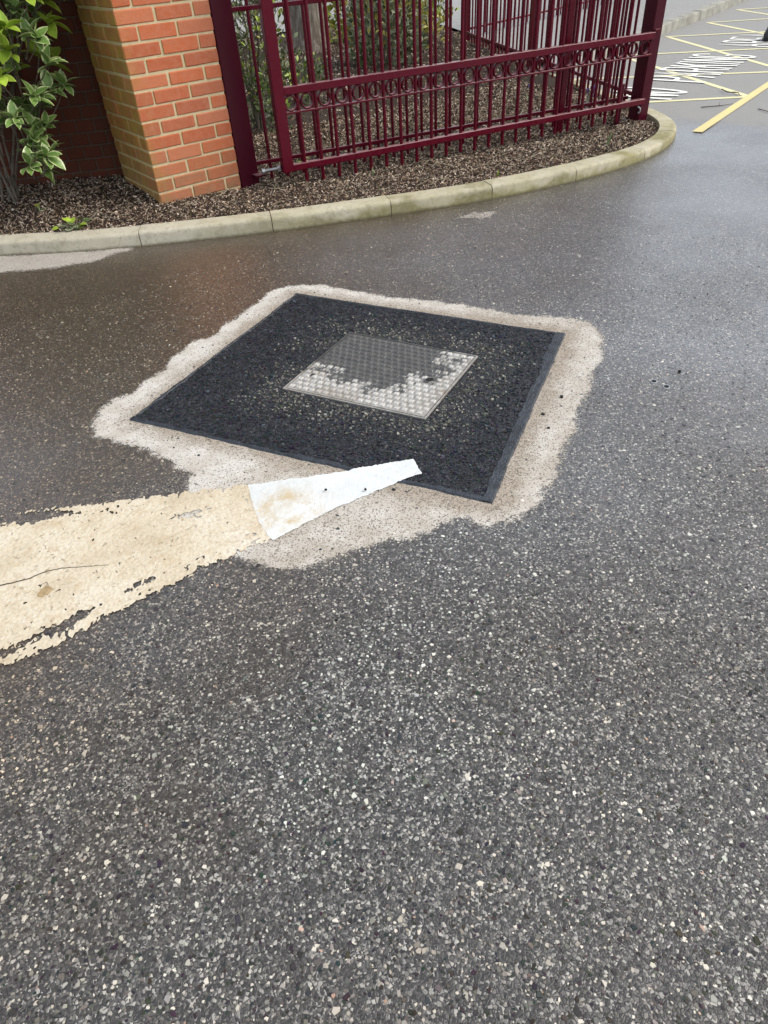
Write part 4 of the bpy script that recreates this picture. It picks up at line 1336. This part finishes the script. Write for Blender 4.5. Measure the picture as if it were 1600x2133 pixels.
def bush(name, label, loc, rx, ry, h, nleaf, Lr, mats, nstem=9, seed=1, cat='shrub', floor=.05, wr=.24, hollow=.35):
    rg = np.random.default_rng(seed)
    t = thing(name, label, cat, loc)
    m_ = MB()
    for i in range(nstem):
        a = rg.uniform(0, 6.28); q = rg.uniform(.3, .9)
        tip = Vector((math.cos(a) * rx * q, math.sin(a) * ry * q, h * rg.uniform(.55, .95)))
        mid = tip * .5 + Vector((rg.uniform(-.06, .06), rg.uniform(-.06, .06), -.03))
        m_.tube([(rg.uniform(-.04, .04), rg.uniform(-.04, .04), -.05), mid, tip], [.012, .008, .003], 6)
        for s_ in range(5):
            f_ = rg.uniform(.3, .9); p = Vector((0, 0, 0)).lerp(tip, f_)
            m_.tube([p, p + Vector((rg.uniform(-.22, .22), rg.uniform(-.22, .22), rg.uniform(.02, .28)))], [.004, .0015], 4)
    obj('branches', m_.mesh('branches', 'stem', True), t)
    tot = sum(w for w, _ in mats)
    V0, F0, E0 = leaf_arrays(1.0, wr, .25, .2, 3)
    for w, mt in mats:
        n = int(nleaf * w / tot)
        # clumps of leaves on an uneven dome
        nc = max(8, n // 26)
        th = rg.uniform(0, 2 * math.pi, nc); cz = rg.uniform(floor, 1, nc); rr = rg.uniform(hollow, 1, nc) ** .5
        pr_ = np.sqrt(np.clip(1 - (cz * .92) ** 2.2, .04, 1))
        lump = 1 + .28 * np.sin(th * 3 + seed) * np.cos(cz * 6)
        cc = np.stack([np.cos(th) * rx * rr * pr_ * lump, np.sin(th) * ry * rr * pr_ * lump, cz * h], 1)
        kk = rg.integers(0, nc, n)
        P = cc[kk] + rg.normal(0, .055, (n, 3)) * (1 + h * .3)
        P[:, 2] = np.abs(P[:, 2])
        out = P * np.array([1, 1, .6]) + np.array([0, 0, .15]); out /= np.linalg.norm(out, axis=1)[:, None]
        D = out + rg.normal(0, .55, (n, 3))
        R = np.array([np.array(frame(d, rg.uniform(-1.5, 1.5))) for d in D])
        me = scatter_leaves('foliage', P, R, V0, F0, E0, rg.uniform(Lr[0], Lr[1], n), mt)
        tag(obj('foliage', me, t), kind='stuff')
    return t
MZ = lambda x, y: float(mulch_z(np.array(float(x)), np.array(float(y))))
bush('evergreen_shrub', 'fine-leaved green shrub behind the gate next to the hinge post', (1.50, 1.40, MZ(1.5, 1.4)), .27, .33, 1.30, 4200, (.025, .055), [(.55, 'evergreen'), (.22, 'whitishleaf'), (.14, 'youngleaf'), (.09, 'yellowleaf')], 14, 3)
bush('evergreen_shrub', 'low leafy sprout behind the railing below the tree trunk', (2.30, 1.85, MZ(2.3, 1.8)), .16, .14, .30, 260, (.03, .06), [(.7, 'evergreen'), (.3, 'youngleaf')], 4, 5)
bush('variegated_bush', 'pale green and yellow bush beyond the railing, right of the tree trunk', (4.05, 2.95, MZ(4.0, 2.9)), .36, .40, 1.35, 4200, (.05, .09), [(.45, 'whitishleaf'), (.30, 'evergreen'), (.25, 'yellowleaf')], 10, 9)
bush('yellow_bush', 'small golden-yellow bush beyond the railing at the bed edge', (5.30, 3.62, MZ(5.3, 3.6)), .22, .24, .80, 1000, (.05, .085), [(.8, 'yellowleaf'), (.2, 'youngleaf')], 6, 12)
bush('yellow_bush', 'golden bush just right of the tree trunk, behind the pale one', (5.10, 5.05, MZ(5.1, 5.0)), .42, .36, .85, 2200, (.05, .085), [(.8, 'yellowleaf'), (.2, 'youngleaf')], 6, 14)

# tree
tree = thing('tree', 'grey rough-barked tree trunk standing behind the railing', 'tree', (4.27, 4.85, MZ(4.3, 4.8) - .03))
N = 20; vs = []
hs_ = [0, .06, .18, .4, .8, 1.4, 2.2, 3.0]
for i, z in enumerate(hs_):
    for k in range(N):
        a = 2 * math.pi * k / N
        rr = (.225 + .11 * math.exp(-z * 7)) * (1 + .10 * math.sin(a * 3 + 1) * math.exp(-z * 2) + .05 * math.sin(a * 7 + z * 3)) * (1 - z * .09)
        vs.append((rr * math.cos(a) + .03 * z, rr * math.sin(a), z))
fs = [(i * N + k, i * N + (k + 1) % N, (i + 1) * N + (k + 1) % N, (i + 1) * N + k) for i in range(len(hs_) - 1) for k in range(N)]
obj('trunk', MB().add(vs, fs).mesh('trunk', 'trunk', True), tree)
tp_ = []
lim = MB()
for i in range(9):
    a = i * 2.4; r1 = random.uniform(.9, 1.5)
    e = Vector((math.cos(a) * r1 + .1, math.sin(a) * r1, random.uniform(3.6, 4.8)))
    lim.tube([(.08, 0, 2.2 + .07 * i), Vector((.09, 0, 2.6)).lerp(e, .5), e], [.06, .04, .015], 7)
    for k in range(5):
        p = Vector((.09, 0, 2.6)).lerp(e, random.uniform(.4, 1)); q = p + Vector((random.uniform(-.5, .5), random.uniform(-.5, .5), random.uniform(.1, .6)))
        lim.tube([p, q], [.012, .004], 5); tp_.append(q)
obj('limbs', lim.mesh('limbs', 'trunk', True), tree)
V0, F0, E0 = leaf_arrays(1, .25, .2, .2, 3)
n = 1800
kk = RNG.integers(0, len(tp_), n)
P = np.array(tp_)[kk] + RNG.normal(0, .22, (n, 3))
R = np.array([np.array(frame(RNG.normal(0, 1, 3), 0)) for _ in range(n)])
tag(obj('crown', scatter_leaves('crown', P, R, V0, F0, E0, RNG.uniform(.05, .09, n), 'evergreen'), tree), kind='stuff')

# spring shoots in the mulch
def tuft(label, x, y, n, h, spread, mats, name='daffodil_shoot', cat='shoots', lean=(0, 0), flower=False, wid=.008):
    z = MZ(x, y)
    t = thing(name, label, cat, (x, y, z), 0, None)
    for i in range(n):
        a = random.uniform(0, 6.28); L = h * random.uniform(.6, 1.05); sp_ = random.uniform(.1, 1) * spread
        pts = [Vector((math.cos(a) * sp_ * f ** 1.6 + lean[0] * f, math.sin(a) * sp_ * f ** 1.6 + lean[1] * f, L * (f - .15 * f * f) - .01)) for f in (0, .35, .7, 1)]
        sd_ = Vector((-math.sin(a), math.cos(a), 0))
        vs = []
        for f, p in zip((1, 1.1, .8, .05), pts):
            vs += [p - sd_ * wid * f * .5, p, p + sd_ * wid * f * .5]
        fs = [(3 * k + s, 3 * k + 3 + s, 3 * k + 4 + s, 3 * k + 1 + s) for k in range(3) for s in (0, 1)]
        me = mesh_np('blade', np.array([tuple(v) for v in vs]), [np.array(fs)], mats[i % len(mats)], {'edge': np.tile([1., 0, 1], 4), 'lr': np.full(12, random.random())}, True)
        obj('blade', me, t)
    if flower:
        for k in range(4):
            c = Vector((random.uniform(-.03, .03), random.uniform(-.03, .03), h * random.uniform(.8, 1.1)))
            m_ = MB()
            for j in range(6):
                a = j * math.pi / 3
                o_ = Vector((math.cos(a), math.sin(a), 0)); s_ = Vector((-math.sin(a), math.cos(a), 0))
                m_.add([c, c + o_ * .012 + s_ * .008 + Vector((0, 0, .018)), c + o_ * .014 + Vector((0, 0, .036)), c + o_ * .012 - s_ * .008 + Vector((0, 0, .018))], [(0, 1, 2, 3)])
            m_.tube([(c.x * .3, c.y * .3, -.01), c], .0016, 4)
            obj('flower', m_.mesh('flower', 'petal', True), t)
    return t
tuft('pale green daffodil shoot in the mulch left of the drop bolt', 2.93, -1.02, 5, .17, .06, ['blade'], lean=(.02, 0))
tuft('thin dry stalk leaning in the mulch before the gate', 2.42, -.98, 3, .10, .05, ['drygrass', 'drygrass'], 'dry_stalk', 'stalk', (.02, -.02), False, .004)
tuft('small green shoot under the gate near its hinge side', 1.30, -.42, 4, .10, .03, ['blade'])
tuft('short green shoots in the mulch near the kerb before the gate', 1.86, -1.00, 3, .06, .03, ['youngleaf'])
tuft('violet crocuses beyond the railing, nearer the gate middle', 3.72, .46, 9, .13, .06, ['blade'], 'crocus', 'crocus', (0, 0), True, .005)
tuft('violet crocuses beside the side railing near the end post', 3.78, -.15, 10, .15, .07, ['blade'], 'crocus', 'crocus', (0, 0), True, .005)
tuft('silvery withered stalks under the gate stile', .83, -.34, 6, .085, .03, ['drygrass'], 'dry_stalk', 'stalk', (0, -.01), False, .006)
tuft('yellowish grass tuft at the foot of the hinge post', .70, -.17, 9, .06, .05, ['youngleaf', 'drygrass'], 'grass_tuft', 'grass', (0, 0), False, .003)

def weed(label, x, y, n, rad, L, mats):
    z = MZ(x, y)
    t = thing('weed', label, 'weed', (x, y, z))
    for i in range(n):
        a = random.uniform(0, 6.28); q = random.uniform(.1, 1) * rad
        p = Vector((math.cos(a) * q, math.sin(a) * q, random.uniform(.008, .045)))
        d = Vector((math.cos(a), math.sin(a), random.uniform(-.1, .6)))
        V0, F0, E0 = leaf_arrays(1, .42, .15, .2, 4)
        me = mesh_np('leaf', V0, [F0], mats[i % len(mats)], {'edge': E0, 'lr': np.full(len(V0), random.random())}, True)
        obj('leaf', me, t, Matrix.Translation(p) @ frame(d, random.uniform(-.4, .4)).to_4x4() @ Matrix.Scale(L * random.uniform(.7, 1.2), 4))
        obj('stalk', MB().tube([(0, 0, -.01), p], .0014, 4).mesh('stalk', 'blade'), t)
    return t
weed('small bright green weed at the kerb in front of the shrub', -.555, .000, 16, .085, .050, ['youngleaf', 'whitishleaf', 'evergreen'])
weed('pale grey-green weed at the far left kerb edge', -.93, .36, 10, .08, .04, ['whitishleaf', 'evergreen'])
weed('little yellow-green seedling under the shrub stems', -.60, .42, 6, .045, .032, ['yellowleaf', 'youngleaf'])
weed('yellow-green weed on the mulch behind the gate stile', 1.10, .22, 8, .06, .045, ['yellowleaf', 'youngleaf'])

def twig(label, pts, r, mat='twig', forks=()):
    t = thing('fallen_twig', label, 'twig')
    obj('stick', MB().tube(pts, [r] + [r * .8] * (len(pts) - 2) + [r * .3], 6).mesh('stick', mat, True), t)
    for f in forks:
        obj('side_shoot', MB().tube(f, [r * .7, r * .3], 5).mesh('side_shoot', mat, True), t)
twig('thin forked tan twig on the mulch beside the bright weed', [(-.47, .02, MZ(-.47, .02) + .012), (-.36, .10, MZ(-.36, .1) + .03), (-.335, .0, MZ(-.33, 0) + .02), (-.30, -.11, MZ(-.3, -.11) + .012)], .0045, 'stem', [[(-.36, .10, MZ(-.36, .1) + .03), (-.34, .2, MZ(-.34, .2) + .014)]])
twig('dark curved twig on the yellow line junction', [(5.12, -.55, .016), (5.02, -.66, .018), (5.06, -.74, .016), (4.96, -.82, .016)], .0045, 'twig', [[(5.06, -.74, .016), (5.0, -.73, .03)]])
twig('dark straight twig just before the yellow border line', [(4.42, -.80, .008), (4.54, -.89, .01), (4.68, -.93, .008)], .004, 'twig', [[(4.54, -.89, .01), (4.62, -.84, .02)]])
twig('short dark twig on the wet road right of the yellow line', [(4.62, -1.18, .007), (4.58, -1.27, .009), (4.53, -1.36, .006)], .0035)

# a few fallen pale leaves behind the gate
for i, (x, y, lb_) in enumerate(((.98, .36, 'pale straw-coloured fallen leaf behind the gate stile'), (1.22, .20, 'second pale fallen leaf on the mulch behind the gate bars'))):
    V0, F0, E0 = leaf_arrays(.085, .24, .2, .3, 4)
    o = obj('fallen_leaf', mesh_np('fallen_leaf', V0, [F0], 'deadleaf', None, True), None, Matrix.Translation((x, y, MZ(x, y) + .018)) @ rotz(1.2 + i * 2))
    tag(o, lb_, 'leaf')

# black shoe cut off by the right edge of the picture
shoe = thing('shoe', 'black shoe at the right edge beside the farthest white word', 'shoe', (8.00, .635, .012), math.radians(200))
prof_ = [(-.135, .035, .030, .040), (-.115, .050, .034, .13), (-.06, .052, .034, .16), (0, .050, .034, .14), (.06, .050, .032, .11), (.11, .050, .030, .09), (.145, .040, .028, .048), (.165, .020, .024, .030)]
vs, fs = [], []
K = 12
for (x, w, z0, zt) in prof_:
    for k in range(K):
        a = 2 * math.pi * k / K
        vs.append((x, w * math.cos(a), z0 + (zt - z0) * .5 + (zt - z0 + .02) * .5 * math.sin(a)))
fs = [(i * K + k, i * K + (k + 1) % K, (i + 1) * K + (k + 1) % K, (i + 1) * K + k) for i in range(len(prof_) - 1) for k in range(K)] + [tuple(range(K)), tuple((len(prof_) - 1) * K + k for k in range(K))[::-1]]
obj('upper', MB().add(vs, fs).mesh('upper', 'black', True), shoe)
so_ = [(-.145, 0)] + [(x, w + .005) for x, w, _, _ in prof_] + [(.175, 0)] + [(x, -w - .005) for x, w, _, _ in prof_[::-1]]
n_ = len(so_)
obj('sole', MB().add([(x, y, 0) for x, y in so_] + [(x, y, .026) for x, y in so_], [tuple(range(n_))[::-1], tuple(range(n_, 2 * n_))] + [(i, (i + 1) % n_, n_ + (i + 1) % n_, n_ + i) for i in range(n_)]).mesh('sole', 'black'), shoe)
